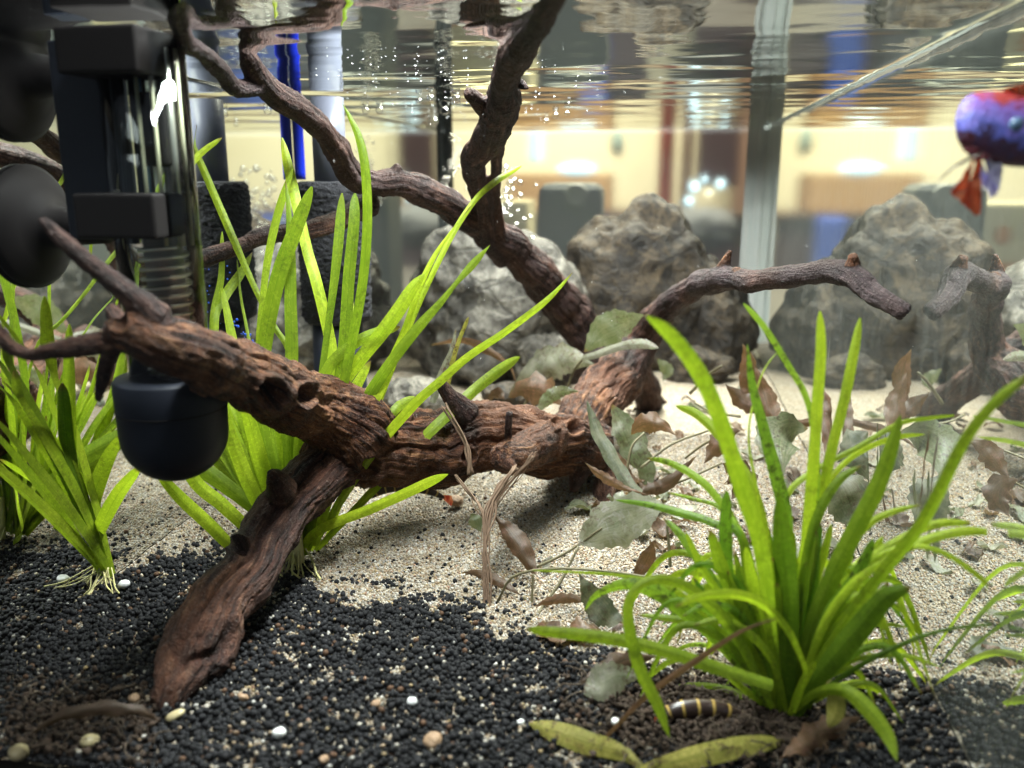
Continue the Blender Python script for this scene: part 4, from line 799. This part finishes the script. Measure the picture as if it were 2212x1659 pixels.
for k in range(96):
    if k % 3 == 0: cx, cy = rng.normal(1400, 70), rng.normal(1075, 50)
    elif k % 3 == 1: cx, cy = rng.uniform(1560, 2120), rng.uniform(930, 1180)
    else: cx, cy = rng.choice([rng.uniform(1150, 1480), rng.uniform(1480, 1800)]), rng.choice([rng.uniform(840, 960), rng.uniform(1180, 1420)])
    p = G(cx, cy)
    if p[0] > XR-.012 or p[0] < XL+.02: continue
    kd = k % 4; m_, lb, gr = [(BROWN, 'small curled brown scrap of dead leaf on the sand', 'brown leaf scraps on the sand'), (CRYPT, 'small dull olive leaf scrap on the sand', 'olive leaf scraps on the sand'),
        (BROWN, 'small curled brown scrap of dead leaf on the sand', 'brown leaf scraps on the sand'), (PALEL, 'small pale grey decayed leaf scrap on the sand', 'pale leaf scraps on the sand')][kd]
    big = rng.random() < .35
    litter(p[0], p[1], rng.uniform(.012, .026)*(1.3 if big else .8), rng.uniform(.0022, .0062)*(1.2 if big else .8), rng.uniform(0, 6.28), m_, rng.uniform(.1, .75), rng.uniform(-1.2, 1.2), 'dead_leaf', lb, gr)
# brown mulm round the right plant and the left corner: fine matted strands
mb = MB()
for k in range(200):
    if k % 4: cx, cy = rng.uniform(1240, 1860), rng.uniform(1440, 1650)
    else: cx, cy = rng.uniform(20, 330), rng.uniform(1470, 1640)
    p = G(cx, cy, .0045); a = rng.uniform(0, 6.28); L = rng.uniform(.004, .016)
    q = [p+np.array([cos(a)*L*t+.0015*math.sin(5*t+k), sin(a)*L*t, .0022*math.sin(pi*t)+rng.uniform(-.0006, .0012)]) for t in np.linspace(0, 1, 6)]
    q = [np.array([min(max(v[0], XL+.002), XR-.002), max(v[1], YF+.002), v[2]]) for v in q]
    mb.tube(q, rng.uniform(.00012, .00038), 4)
o = mb.build('mulm_strands', FIL); tag(o, 'matted brown plant debris on the soil around the plant bases', 'debris', kind='stuff')
PP2 = []
for k in range(2600):
    cx, cy = (rng.normal(1560, 150), rng.normal(1535, 50)) if k % 5 else (rng.uniform(10, 340), rng.normal(1560, 45))
    p = G(cx, cy, .0035); PP2.append((min(max(p[0], XL+.003), XR-.003), max(p[1], YF+.003), .0028+rng.uniform(0, .002)))
nn = len(PP2); cb = np.array([.035, .023, .016])*rng.uniform(.5, 1.8, (nn, 1))
tag(scatter('mulm_crumbs', PP2, rng.uniform(.0005, .0016, (nn, 3)), rng.uniform(0, 6, (nn, 3)), cb, SOIL, 1, .2), 'dark brown crumbly mulm at the foot of the right plant', 'debris', kind='stuff')

# ------------------------------------------------------------------ loaches and betta
LB_ = None
def m_loach():
    m, nt = mat('banded_loach_skin'); n = N(nt); uv = n('ShaderNodeUVMap').outputs[0]; s = n('ShaderNodeSeparateXYZ', {0: uv})
    co = n('ShaderNodeTexCoord').outputs['Object']
    v = n.math('ADD', s.outputs[1], n.math('MULTIPLY', n.noise(co, 300, 2), .012))
    f = n.math('FRACT', n.math('MULTIPLY', v, 8.0)); b = n.ramp(f, [(.0, (0, 0, 0)), (.07, (1, 1, 1)), (.15, (1, 1, 1)), (.24, (0, 0, 0))])
    c = n.mix(b, (.030, .016, .014, 1), (.42, .28, .07, 1)); n.out(n('ShaderNodeBsdfPrincipled', {'Base Color': c, 'Roughness': .3}).outputs[0]); return m
LOACH = m_loach()
def loach(pts, Ys, rp, label, extra):
    n = 44; s = spline(np.array([(a, b, y) for (a, b), y in zip(pts, Ys)], float), n); C = np.array([A(*q) for q in s]); r = rp*depth(C[n//2])/F
    t = np.linspace(0, 1, n); rad = r*np.clip(np.sin(pi*np.clip(t, .0, 1))**.35, .15, 1)*(1-.35*t)
    v, f = tube(C, rad, 14); UV = [(j/14, i/(n-1)) for i in range(n) for j in range(14)]
    root = empty('kuhli_loach', tuple(C[0])); tag(root, label, 'fish')
    mesh_obj('body', v, f, LOACH, root, uv=UV)
    for sgn in (-1, 1):
        V, Fq = ico(2); e = C[3]+up*rad[3]*.35+fw*sgn*rad[3]*.75; mesh_obj('eye', V*r*.16+e, Fq, BLACK, root)
    T = C[-1]-C[-4]; T /= np.linalg.norm(T)
    fin = [C[-2]+up*r*.3, C[-2]-up*r*.3, C[-1]+T*r*1.2-up*r*.8, C[-1]+T*r*1.5, C[-1]+T*r*1.2+up*r*.8]
    mesh_obj('tail_fin', fin, [(0, 1, 2, 3, 4)], FINO, root)
    bb = MB()
    for q in (-1, 0, 1): bb.tube([C[0], C[0]+(C[0]-C[3])*.3+up*r*.2*q, C[0]+(C[0]-C[3])*.7-up*r*(.5+.3*q)], r*.05, 4)
    bb.build('barbels', FINO, root)
def m_fin(name, a, b):
    m, nt = mat(name); n = N(nt); co = n('ShaderNodeTexCoord').outputs['Object']; f = n.noise(n('ShaderNodeMapping', {'Vector': co, 'Scale': (1, 1, .25), 'Rotation': (0, .35, 0)}).outputs[0], 520, 4)
    c = n.mix(n.ramp(f, [(.38, (0, 0, 0)), (.62, (1, 1, 1))]), (*a, 1), (*b, 1)); p = n('ShaderNodeBsdfPrincipled', {'Base Color': c, 'Roughness': .4}).outputs[0]
    tr = n('ShaderNodeBsdfTranslucent', {'Color': c}).outputs[0]; n.out(n('ShaderNodeMixShader', {0: .55, 1: p, 2: tr}).outputs[0]); return m
FINO = m_fin('orange_fin', (.38, .04, .02), (.80, .28, .12)); FINW = m_fin('white_violet_fin', (.85, .83, .95), (.40, .34, .75)); 
loach([(1420, 1552), (1460, 1535), (1510, 1530), (1560, 1535), (1610, 1555), (1660, 1580)], [.285, .287, .289, .291, .293, .294], 24, 'dark loach with yellow bands resting in the mulm at the foot of the right plant', 0)
loach([(790, 1075), (830, 1055), (870, 1050), (920, 1058), (960, 1075)], [.455, .46, .465, .47, .475], 15, 'banded loach lying under the driftwood trunk', 1)

def m_betta():
    m, nt = mat('betta_scales'); n = N(nt); co = n('ShaderNodeTexCoord').outputs['Object']
    s = n('ShaderNodeSeparateXYZ', {0: co}); v = n('ShaderNodeTexVoronoi', {'Vector': co, 'Scale': 900.0})
    t = n.math('ADD', n.math('MULTIPLY', s.outputs[2], 55.0), n.math('ADD', n.math('MULTIPLY', s.outputs[0], 26.0), n.math('MULTIPLY', n.noise(co, 150, 4, .75), 1.3)))
    c = n.ramp(t, [(.0, (.10, .010, .02)), (.30, (.05, .02, .07)), (.45, (.20, .22, .80)), (.62, (.38, .30, .95)), (.85, (.42, .20, .75)), (1.0, (.70, .07, .06))])
    c = n.mix(n.ramp(v.outputs['Distance'], [(.2, (0, 0, 0)), (.5, (.5, .5, .5))]), c, n.mix(1.0, c, (.35, .35, .45), 'MULTIPLY'))
    n.out(n('ShaderNodeBsdfPrincipled', {'Base Color': c, 'Roughness': .5, 'Normal': n.bump(v.outputs['Distance'], .5, .0005)}).outputs[0]); return m
BET = m_betta()
def betta():
    c = A(2200, 285, .272); k = depth(c)/F
    def S(px, py, dy=0): return A(px, py, .272+dy)
    root = empty('betta_fish', tuple(c)); tag(root, 'blue and red betta fish with orange and white fins swimming at the right edge', 'fish')
    n = 26; path = spline(np.array([(2066, 268), (2090, 266), (2130, 270), (2180, 278), (2240, 286), (2300, 290), (2340, 292)], float), n)
    tt_ = np.linspace(0, 1, n); hh = np.where(tt_ < .5, 78*np.sqrt(np.clip(1-(1-(tt_+.002)/.5)**2, 0, 1)), np.interp(tt_, [.5, .7, 1], [78, 72, 40])); V = []; Fc = []; m = 18
    for i in range(n):
        C = S(*path[i], 0)
        for j in range(m):
            t = 2*pi*j/m; V.append(C+up*k*hh[i]*cos(t)*(1 if cos(t) > 0 else 1.05)+fw*k*hh[i]*.5*sin(t)+rt*0)
    for i in range(n-1):
        for j in range(m): a = i*m+j; b = i*m+(j+1) % m; Fc.append((a, b, b+m, a+m))
    Fc += [tuple(range(m))[::-1], tuple(range((n-1)*m, n*m))]
    V = [np.array(v)-c for v in V]
    o = mesh_obj('body', V, Fc, BET); o.parent = root
    def fin(nm, outline, m_, dy, ctr):
        ol = spline(np.array(list(outline)+[outline[0]], float), 40)[:-1]; cc_ = np.array(ctr, float)
        outline = [tuple(cc_+(o_-cc_)*(1+.045*math.sin(q_*2.3)+.03*math.sin(q_*5.1))) for q_, o_ in enumerate(ol)]; C = S(*ctr, dy); Vn = [C+fw*k*3]+[S(a, b, dy)+fw*k*4*math.sin(i*.8) for i, (a, b) in enumerate(outline)]
        Vb = [v+fw*k*1.2 for v in Vn]; L = len(Vn)
        Fq = [(0, i, i+1) for i in range(1, L-1)]+[(L, L+i+1, L+i) for i in range(1, L-1)]+[(i, L+i, L+(i+1) % L, (i+1) % L) for i in range(L)]
        mesh_obj(nm, Vn+Vb, Fq, m_, root, smooth=False)
    DK = plain('dark_red_fin', (.10, .012, .02), .4); VN = DK
    fin('belly', [(2075, 300), (2090, 335), (2112, 350), (2150, 335), (2212, 300), (2212, 280), (2120, 280)], DK, -.004, (2130, 310))
    fin('ventral_fin', [(2105, 340), (2080, 380), (2057, 412), (2070, 432), (2092, 450), (2114, 466), (2122, 440), (2118, 400), (2122, 350)], FINO, -.006, (2095, 400))
    fin('ventral_fin', [(2118, 345), (2112, 372), (2130, 410), (2140, 428), (2158, 408), (2166, 370), (2150, 345)], FINW, -.003, (2138, 380))
    fin('pectoral_fin', [(2120, 330), (2080, 345), (2040, 375), (2024, 395), (2045, 372), (2085, 352)], m_fin('clear_fin', (.45, .42, .35), (.6, .55, .5)), -.008, (2075, 352))
    fin('dorsal_fin', [(2160, 200), (2190, 185), (2240, 180), (2260, 225), (2170, 225)], FINO, .0, (2200, 210))
    V, Fq = ico(3); e = S(2196, 268, -.0092); mesh_obj('eye', V*k*15+e, Fq, plain('fish_eye', (.12, .20, .32), .15), root)
betta()

# ------------------------------------------------------------------ heater and suction cups
YH = .305
def hp(px, py, Y=YH): return A(px, py, Y)
HC = hp(338, 480); hx, hy = HC[0], HC[1]; hr = 88*depth(HC)/F
heater = empty('aquarium_heater', (hx, hy, .06)); tag(heater, 'glass tube heater with black end cap hanging on the left glass', 'heater')
ztop = ZS-.004; zcap = hp(375, 812)[2]; zbot = hp(375, 1032)[2]
tb = MB(); tb.lathe([(hr, zcap), (hr, ztop)], (hx, hy, 0), n=40); tb.build('glass_tube', TUBEG, heater)
tb = MB(); tb.lathe([(hr*.90, zcap), (hr*.90, ztop)], (hx, hy, 0), n=40); tb.build('inner_wall', TUBEG, heater)
cr = 112*depth(hp(375, 900))/F; H_ = zcap-zbot
MB().lathe([(cr*math.sin(a), zbot+cr*.95*(1-cos(a))) for a in np.linspace(.05, pi/2, 12)]+[(cr*1.01, zbot+H_*.72), (cr*1.02, zcap-.0012), (cr*.97, zcap), (hr*.8, zcap+.0004)], (hp(374, 900)[0], hy, 0), n=48).build('end_cap', BLACK, heater)
cx_ = hp(374, 900)[0]
rg = MB()
for zz_ in (zbot+H_*.70,): rg.lathe([(cr*1.0, zz_-.0004), (cr*1.025, zz_), (cr*1.0, zz_+.0004)], (cx_, hy, 0), n=48)
rg.build('cap_groove', DARKRUB, heater)
METAL = plain('steel', (.86, .84, .76), .28)
METAL.node_tree.nodes['Principled BSDF'].inputs['Metallic'].default_value = .85; CER = plain('ceramic_core', (.36, .34, .32), .5); BRASS = plain('pale_streak', (.80, .76, .52), .35)
z_a = hp(340, 530)[2]; z_b = hp(340, 830)[2]
pts = []
nturn = 15
for q in range(nturn*20): t = q/20*2*pi; pts.append((hx+hr*.12+hr*.55*cos(t), hy+hr*.55*sin(t), z_b+(z_a-z_b)*q/(nturn*20)))
MB().tube(pts, .0009, 6).build('heating_coil', METAL, heater)
MB().lathe([(hr*.46, z_b), (hr*.46, z_a+.004), (hr*.3, z_a+.006)], (hx+hr*.12, hy, 0), n=24).build('ceramic_core', CER, heater)
zm = hp(300, 515)[2]
for dx, dy, r_, m_, nm in ((-.62, -.1, .16, BLACK, 'support_rod'), (-.30, .2, .20, BLACK, 'support_rod'), (.05, -.35, .05, BRASS, 'streak_wire'), (-.08, .0, .035, plain('blue_wire', (.25, .45, .62), .3), 'streak_wire'), (.30, .3, .14, CER, 'support_rod'), (.62, .0, .10, METAL, 'streak_post'), (.78, .2, .05, BRASS, 'streak_wire'), (.46, -.4, .05, BRASS, 'streak_wire'), (.15, .5, .06, METAL, 'streak_wire')):
    MB().lathe([(hr*r_, zm-.002 if r_ > .1 else z_a), (hr*r_, ztop-.004)], (hx+hr*dx, hy+hr*dy, 0), n=12).build(nm, m_, heater)  # right-hand post and thin wires added as the tube's bright cream streaks
# thermostat block inside
MB().box((hx-hr*.1, hy-hr*.35, hp(300, 360)[2]), (hx+hr*.62, hy+hr*.35, hp(300, 200)[2])).build('thermostat', DARKRUB, heater, False, bevel=.002)
# clips with arms to the cups
for (py0, py1, pxl, pxr, nm) in ((50, 160, 126, 292, 'bracket'), (418, 515, 168, 332, 'bracket')):
    a_ = hp(pxl, py1, YH-.018); b_ = hp(pxr, py0, YH-.018)
    MB().box((a_[0], YH-.019, a_[2]), (b_[0], hy+hr*.5, b_[2])).build(nm, DARKRUB, heater, False, bevel=.0015)
a_ = hp(150, 515, .310); b_ = hp(235, 20, .310)
MB().box((a_[0]+.003, YH+.001, a_[2]), (b_[0], YH+.012, min(b_[2], ztop))).build('bracket_spine', BLACK, heater, False, bevel=.0012)
# suction cups on the left wall
for (px, py, rz) in ((95, 490, .0260), (60, 165, .0260)):
    c = hp(px, py, .335); c[0] = XL+.0008; c[1] = .335
    prof = [(rz*1.0, 0), (rz*1.02, .0012), (rz*.92, .0035), (rz*.66, .0075), (rz*.36, .0105), (rz*.30, .020), (rz*.26, .036)]
    MB().lathe(prof, tuple(c), 'x', 40).build('suction_cup', DARKRUB, heater)

# ------------------------------------------------------------------ sponge filter, tubes, bubbles
YSP = .575; sc_ = A(722, 540, YSP); sx_ = A(722, 540, YSP)[0]; srad = .0240
SPG = plain('charcoal_foam', (.030, .029, .034), .95, bump=1.0, bscale=900, vary=.7)
filt = empty('sponge_filter', (sx_, YSP, 0)); tag(filt, 'black foam sponge filter with a grey lift tube standing in the left rear', 'filter')
zt_ = A(722, 392, YSP)[2]; zb_ = A(722, 694, YSP)[2]
V, Fc = [], []; nr_, nh = 90, 110
for i in range(nh):
    h = i/(nh-1)
    for j in range(nr_):
        t = 2*pi*j/nr_; e = min(1, (min(h, 1-h)/.06+.02))**.4; rr0 = srad*(.80+.20*e)
        V.append((rr0*cos(t), rr0*sin(t), zb_+(zt_-zb_)*h))
V = np.array(V); d = fbm(V*600, 2, .8)*.0016+np.abs(noise(V*1500))*.0008; V[:, :2] *= (1+d/srad)[:, None]; V[:, 2] += fbm(V*500+9, 2)*.0008*(V[:, 2] > zt_-.004)
Fc = [(i*nr_+j, i*nr_+(j+1) % nr_, (i+1)*nr_+(j+1) % nr_, (i+1)*nr_+j) for i in range(nh-1) for j in range(nr_)]+[tuple(range((nh-1)*nr_, nh*nr_))]
mesh_obj('foam_sleeve', V+np.array([sx_, YSP, 0]), Fc, SPG, filt)
GREYT = m_glass('smoky_tube', (.55, .56, .66), 1.25, .08)
GT = plain('grey_tube_plastic', (.20, .21, .27), .3)
MB().lathe([(.0112, zt_-.002), (.0112, ZS-.002)], (sx_, YSP, 0), n=32).build('lift_tube', GT, filt)
MB().lathe([(.018, .002), (.020, .006), (.018, zb_)], (sx_, YSP, 0), n=32).build('base', BLACK, filt)
BLUE = plain('blue_reflection', (.01, .03, .55), .3, emit=None)  # solid tube added for the blue reflected line beside the sponge filter
o = MB().tube([(XL+.0046, .615, z) for z in np.linspace(A(650, 388, .615)[2], ZS-.001, 12)], .0040, 14).build('blue_reflection_tube', BLUE); tag(o, 'bright blue tube put in as a reflection on the left glass next to the sponge filter', 'pipe')
# blue specks added for the blue light the plants reflect, low by the heater
bl = MB()
for k in range(46):
    t = rng.random(); c = A(498+70*t+rng.normal(0, 5), 690+75*t+rng.normal(0, 6), .465); v, f = ico(1); bl.add(v*rng.uniform(.0003, .0010)+c, f)
for k in range(26):
    c = A(rng.uniform(420, 500), rng.uniform(560, 720), .47); v, f = ico(1); bl.add(v*rng.uniform(.0002, .0006)+c, f)
tag(bl.build('blue_reflection_specks', plain('blue_reflection_speck', (.02, .12, .85), .3)), 'tiny bright blue specks added as blue reflections behind the driftwood arm', 'debris', kind='stuff')

# bubbles
def bubbles(spec, label, group, bm_=None):
    V, Fq = ico(2); me = None; first = None
    for (px, py, Y, rp) in spec:
        c = A(px, py, Y)
        if first is None:
            first = mesh_obj('air_bubble', V, Fq, bm_ or BUB); o = first
        else: o = first.copy(); COL.objects.link(o)
        o.location = c; s = rp*depth(c)/F; o.scale = (s, s, s*.85); tag(o, label, 'bubble', group)
sp_ = []
for k in range(95):
    t = rng.random()**.8; py = 560-200*t; sp_.append((rng.normal(1085, 26+22*(1-t)), py, .80+rng.uniform(-.02, .02), rng.uniform(3, 8.5)))
bubbles(sp_, 'clear air bubble rising in the column behind the upright branch', 'air bubbles rising in the column')
sp_ = []
for k in range(120):
    px = rng.normal(900, 150) if k % 3 else rng.uniform(680, 1320); py = rng.uniform(120, 262)
    d = ray(px, py); t = (ZS-.0018-CZ)/d[2]; Y = d[1]*t
    if Y < .30 or Y > 1.0: continue
    sp_.append((px, py, Y, rng.uniform(.9, 2.2)))
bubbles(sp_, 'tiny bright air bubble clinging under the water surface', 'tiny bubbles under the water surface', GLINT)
sp_ = [(980, 205+0, .52, 9), (1155-0, 205, .55, 5)]
sp_ = []
for (px, py, rp) in [(985, 215, 11), (930, 212, 9), (960, 240, 10), (790, 240, 8), (820, 238, 9), (935, 262, 12), (905, 218, 7), (1200, 250, 7), (1180, 262, 6), (1225, 245, 6)]:
    d = ray(px, py); t = (ZS-.003-CZ)/d[2]; sp_.append((px, py, d[1]*t, rp))
bubbles(sp_, 'larger silvery air bubble floating under the rippled surface', 'larger bubbles under the water surface')
fb = MB()
for k in range(140):
    t = rng.random(); c = A(975+14*math.sin(t*7)+rng.normal(0, 9), 290+170*t, .92+rng.uniform(-.01, .01)); v, f = ico(1); fb.add(v*rng.uniform(.0007, .0022)+c, f)
tag(fb.build('bubble_stream', BUB), 'silvery stream of fine air bubbles rising in the rear left corner', 'bubbles', kind='stuff')
sk = MB()
for k in range(130):
    px, py = rng.uniform(700, 2150), rng.uniform(30, 900); c = A(px, py, rng.uniform(.3, .55)); v, f = ico(1)
    if XL+.01 < c[0] < XR-.01 and c[2] < ZS-.004: sk.add(v*rng.uniform(.00008, .00028)+c, f)
tag(sk.build('floating_specks', PEB), 'fine white specks floating in the water', 'particles', kind='stuff')

# ------------------------------------------------------------------ the room behind the tank
CREAM = plain('cream_paint', (.76, .70, .48), .7, vary=.05, bscale=3)
mesh_obj('room_wall', [(-4, 2.62, .09), (4, 2.62, .09), (4, 2.62, 2.6), (-4, 2.62, 2.6)], [(0, 1, 2, 3)], CREAM, smooth=False); tag(bpy.data.objects['room_wall'], kind='structure')
DARKC = plain('dark_cabinet', (.060, .060, .072), .5, vary=.15, bscale=6)
cab = empty('sideboard', (0, 2.4, -.7)); tag(cab, 'long dark sideboard under the cream wall far behind the tank', 'sideboard')
MB().box((-2.6, 2.30, -.8), (2.6, 2.60, .095)).build('carcass', DARKC, cab, False)
MB().box((-2.62, 2.27, .095), (2.62, 2.615, .106)).build('top', plain('brown_top', (.12, .075, .05), .45), cab, False)
for k in range(9): MB().box((-2.55+k*.57, 2.285, -.74), (-2.55+k*.57+.54, 2.299, .085)).build('door', DARKC if k % 2 else plain('maroon_door', (.055, .030, .035), .45), cab, False, bevel=.003)
tt = MB().box((-1.1, .225, -.05), (1.1, 1.9, -.010)).build('table_top', plain('dark_table', (.06, .05, .045), .4, vary=.3, bscale=8), None, False); tag(tt, kind='structure')
def roomobj(name, lo, hi, m_, label, cat, bevel=.006, group=None):
    o = MB().box(lo, hi).build(name, m_, None, False, bevel=bevel); tag(o, label, cat, group); return o
def XW(px, Y): return A(px, 380, Y)[0]
def ZW(py, Y): return A(1436, py, Y)[2]
Yq = 2.28
BLUEC = plain('blue_cloth', (.02, .07, .38), .7, vary=.3, bscale=12); LBLUE = plain('pale_blue_panel', (.36, .50, .80), .5)
roomobj('blue_curtain', (XW(1238, 2.2), 2.18, -.8), (XW(1300, 2.2), 2.22, .10), BLUEC, 'dark blue hanging cloth in the room behind the tank', 'cloth', .01)
roomobj('pale_blue_panel', (XW(940, 2.2), 2.19, -.8), (XW(985, 2.2), 2.21, .07), LBLUE, 'pale blue upright panel in front of the sideboard', 'panel')
roomobj('beige_panel', (XW(1390, 2.2), 2.19, -.5), (XW(1490, 2.2), 2.21, .09), plain('beige_panel', (.42, .38, .28), .6), 'beige upright panel in front of the sideboard', 'panel')
# second blue run towards the right of the room (seen in the left glass)
roomobj('blue_storage_bin', (.48, 2.1, -.3), (.60, 2.2, .09), BLUEC, 'blue storage bin standing right of the room', 'bin')
# direct items
roomobj('cardboard_box', (XW(1082, 2.29), 2.29, .107), (XW(1312, 2.29), 2.5, ZW(374, 2.29)), plain('cardboard', (.42, .24, .10), .8, vary=.2), 'plain orange brown cardboard box behind the tank', 'box')
spk = empty('speaker', (XW(1228, 1.16), 1.16, -.01)); tag(spk, 'dark grey rounded speaker standing just behind the back glass', 'speaker')
MB().box((XW(1158, 1.14), 1.14, -.01), (XW(1300, 1.14), 1.22, ZW(396, 1.14))).build('housing', plain('grey_green_plastic', (.075, .09, .085), .5), spk, False, bevel=.018)
MB().lathe([(.017, -.003), (.014, .003), (.007, .001), (.002, .0)], (0, 0, 0), n=32).build('cone', plain('pale_cone', (.20, .21, .19), .5), spk)
cn = [c for c in spk.children if c.name.startswith('cone')][0]; cn.rotation_euler = (pi/2, 0, 0); cn.location = (0.012, -.0215, ZW(425, 1.14)+.010); cn.matrix_parent_inverse = Matrix.Identity(4)
RED = plain('red_paint', (.48, .03, .04), .45)
o = MB().tube([(XW(1438, 2.3), 2.4, .107), (XW(1438, 2.3), 2.4, .5), (XW(1438, 2.3), 2.4, .9)], .021, 20).build('red_post', RED); tag(o, 'bright red upright post against the cream wall', 'post')
o = MB().tube([(XW(1486, 2.3), 2.42, .107), (XW(1490, 2.3), 2.42, .8)], .016, 16).build('pink_post', plain('pinkish_post', (.50, .33, .27), .5)); tag(o, 'slim pinkish post right of the red one', 'post')
roomobj('dark_cupboard', (XW(1505, 2.3), 2.24, ZW(402, 2.3)), (XW(1596, 2.3), 2.3, .9), plain('dark_wood', (.045, .025, .025), .4), 'dark maroon wall cupboard right of the posts', 'cupboard')
pil = rock('bag_pile', (XW(1520, 2.1), 2.1, .07), (.10, .08, .06), 21, plain('grey_cloth', (.10, .10, .10), .8, vary=.3), 4, .1, 'heap of grey cloth under the little lights', 'cloth heap', rid=.04)
LED = plain('cool_lit_bulb', (.8, .9, 1), .3, emit=((.45, .8, 1.0), 2.2)); LEDW = plain('warm_lit_bulb', (1, .95, .8), .3, emit=((1.0, .85, .5), 1.3))
V, Fq = ico(3)
for i, (px, py, rp, m_, lb) in enumerate([(1490, 436, 9, LED, 'lowest left cool white fairy light behind the tank'), (1502, 404, 10, LED, 'second cool white fairy light above the lowest'), (1524, 388, 6, LED, 'top middle cool fairy light behind the tank'),
                                   (1560, 398, 9, LED, 'cool fairy light nearest the pale tank corner'), (1534, 420, 8, LEDW, 'warm yellow white light among the cool ones')]):
    c = A(px, py, 2.0); o = mesh_obj('fairy_light', V*rp*depth(c)/F, Fq, m_); o.location = c; tag(o, lb, 'light', 'small lit bulbs behind the tank')
WH = plain('glare_white', (.75, .85, .88), .2, emit=((.6, .9, 1.0), .6))  # glowing white for a block added as the bluish glare by the branch
for (a, b, c_, d_, Y, lb, nm) in [(1128, 1160, 288, 350, 2.0, 'pale glowing block added as glare by the upright branch', 'glare_block'), ]:
    roomobj(nm, (XW(a, Y), Y, ZW(d_, Y)), (XW(b, Y), Y+.04, ZW(c_, Y)+.03), WH, lb, 'glare', .01)
c = A(1240, 366, 2.0); V, Fq = ico(3); o = mesh_obj('lit_strip_lamp', V*np.array([.046, .02, .013]), Fq, plain('lit_lamp', (.8, .9, 1), .3, emit=((.45, .82, 1.0), 1.0))); o.location = c; tag(o, 'glowing oval cool white lamp above the cardboard box', 'lamp')
o = rock('green_ornament', tuple(A(1330, 305, 2.3)), (.018, .014, .040), 4, plain('green_grey', (.22, .30, .26), .5), 3, .1, 'small grey green ornament on the cream wall', 'ornament', rid=.03)
# product box with orange print, seen in the right glass
pb = empty('printed_box', (-.30, 1.40, -.01)); tag(pb, 'cream packaging box with orange oval and orange lower band, seen in the right glass', 'box')
PBC = plain('cream_card', (.78, .70, .42), .6, vary=.04); ORC = plain('orange_print', (.72, .30, .08), .5, vary=.05); GRP = plain('grey_print', (.45, .42, .28), .6)
MB().box((-.46, 1.36, -.01), (-.215, 1.44, .16)).build('carton', PBC, pb, False)
MB().box((-.46, 1.3585, .045), (-.215, 1.3595, .075)).build('orange_band', ORC, pb, False)
q = MB(); q.lathe([(.011, 0), (.011, .0008)], (0, 0, 0), n=32); o = q.build('orange_oval', ORC); o.parent = pb; o.location = (.0+.030, -.0415, .125); o.rotation_euler = (pi/2, 0, 0); o.scale = (1, 1.3, 1)
for k in range(6): MB().box((-.235-.11+.004*(k % 3), 1.3585, .150-.008*k), (-.235, 1.3595, .1515-.008*k)).build('print_line', GRP, pb, False)
tag(roomobj('brown_door_frame', (.20, 2.5, -.3), (.27, 2.6, 1.6), plain('brown_frame', (.22, .13, .09), .5), 'brown upright door frame far behind, seen in the left glass', 'door frame'))
fl = mesh_obj('room_floor', [(-5, -3, -.82), (5, -3, -.82), (5, 3.2, -.82), (-5, 3.2, -.82)], [(0, 1, 2, 3)], plain('dim_floor', (.10, .085, .07), .6), smooth=False); tag(fl, kind='structure')
print('objects', len(bpy.data.objects))
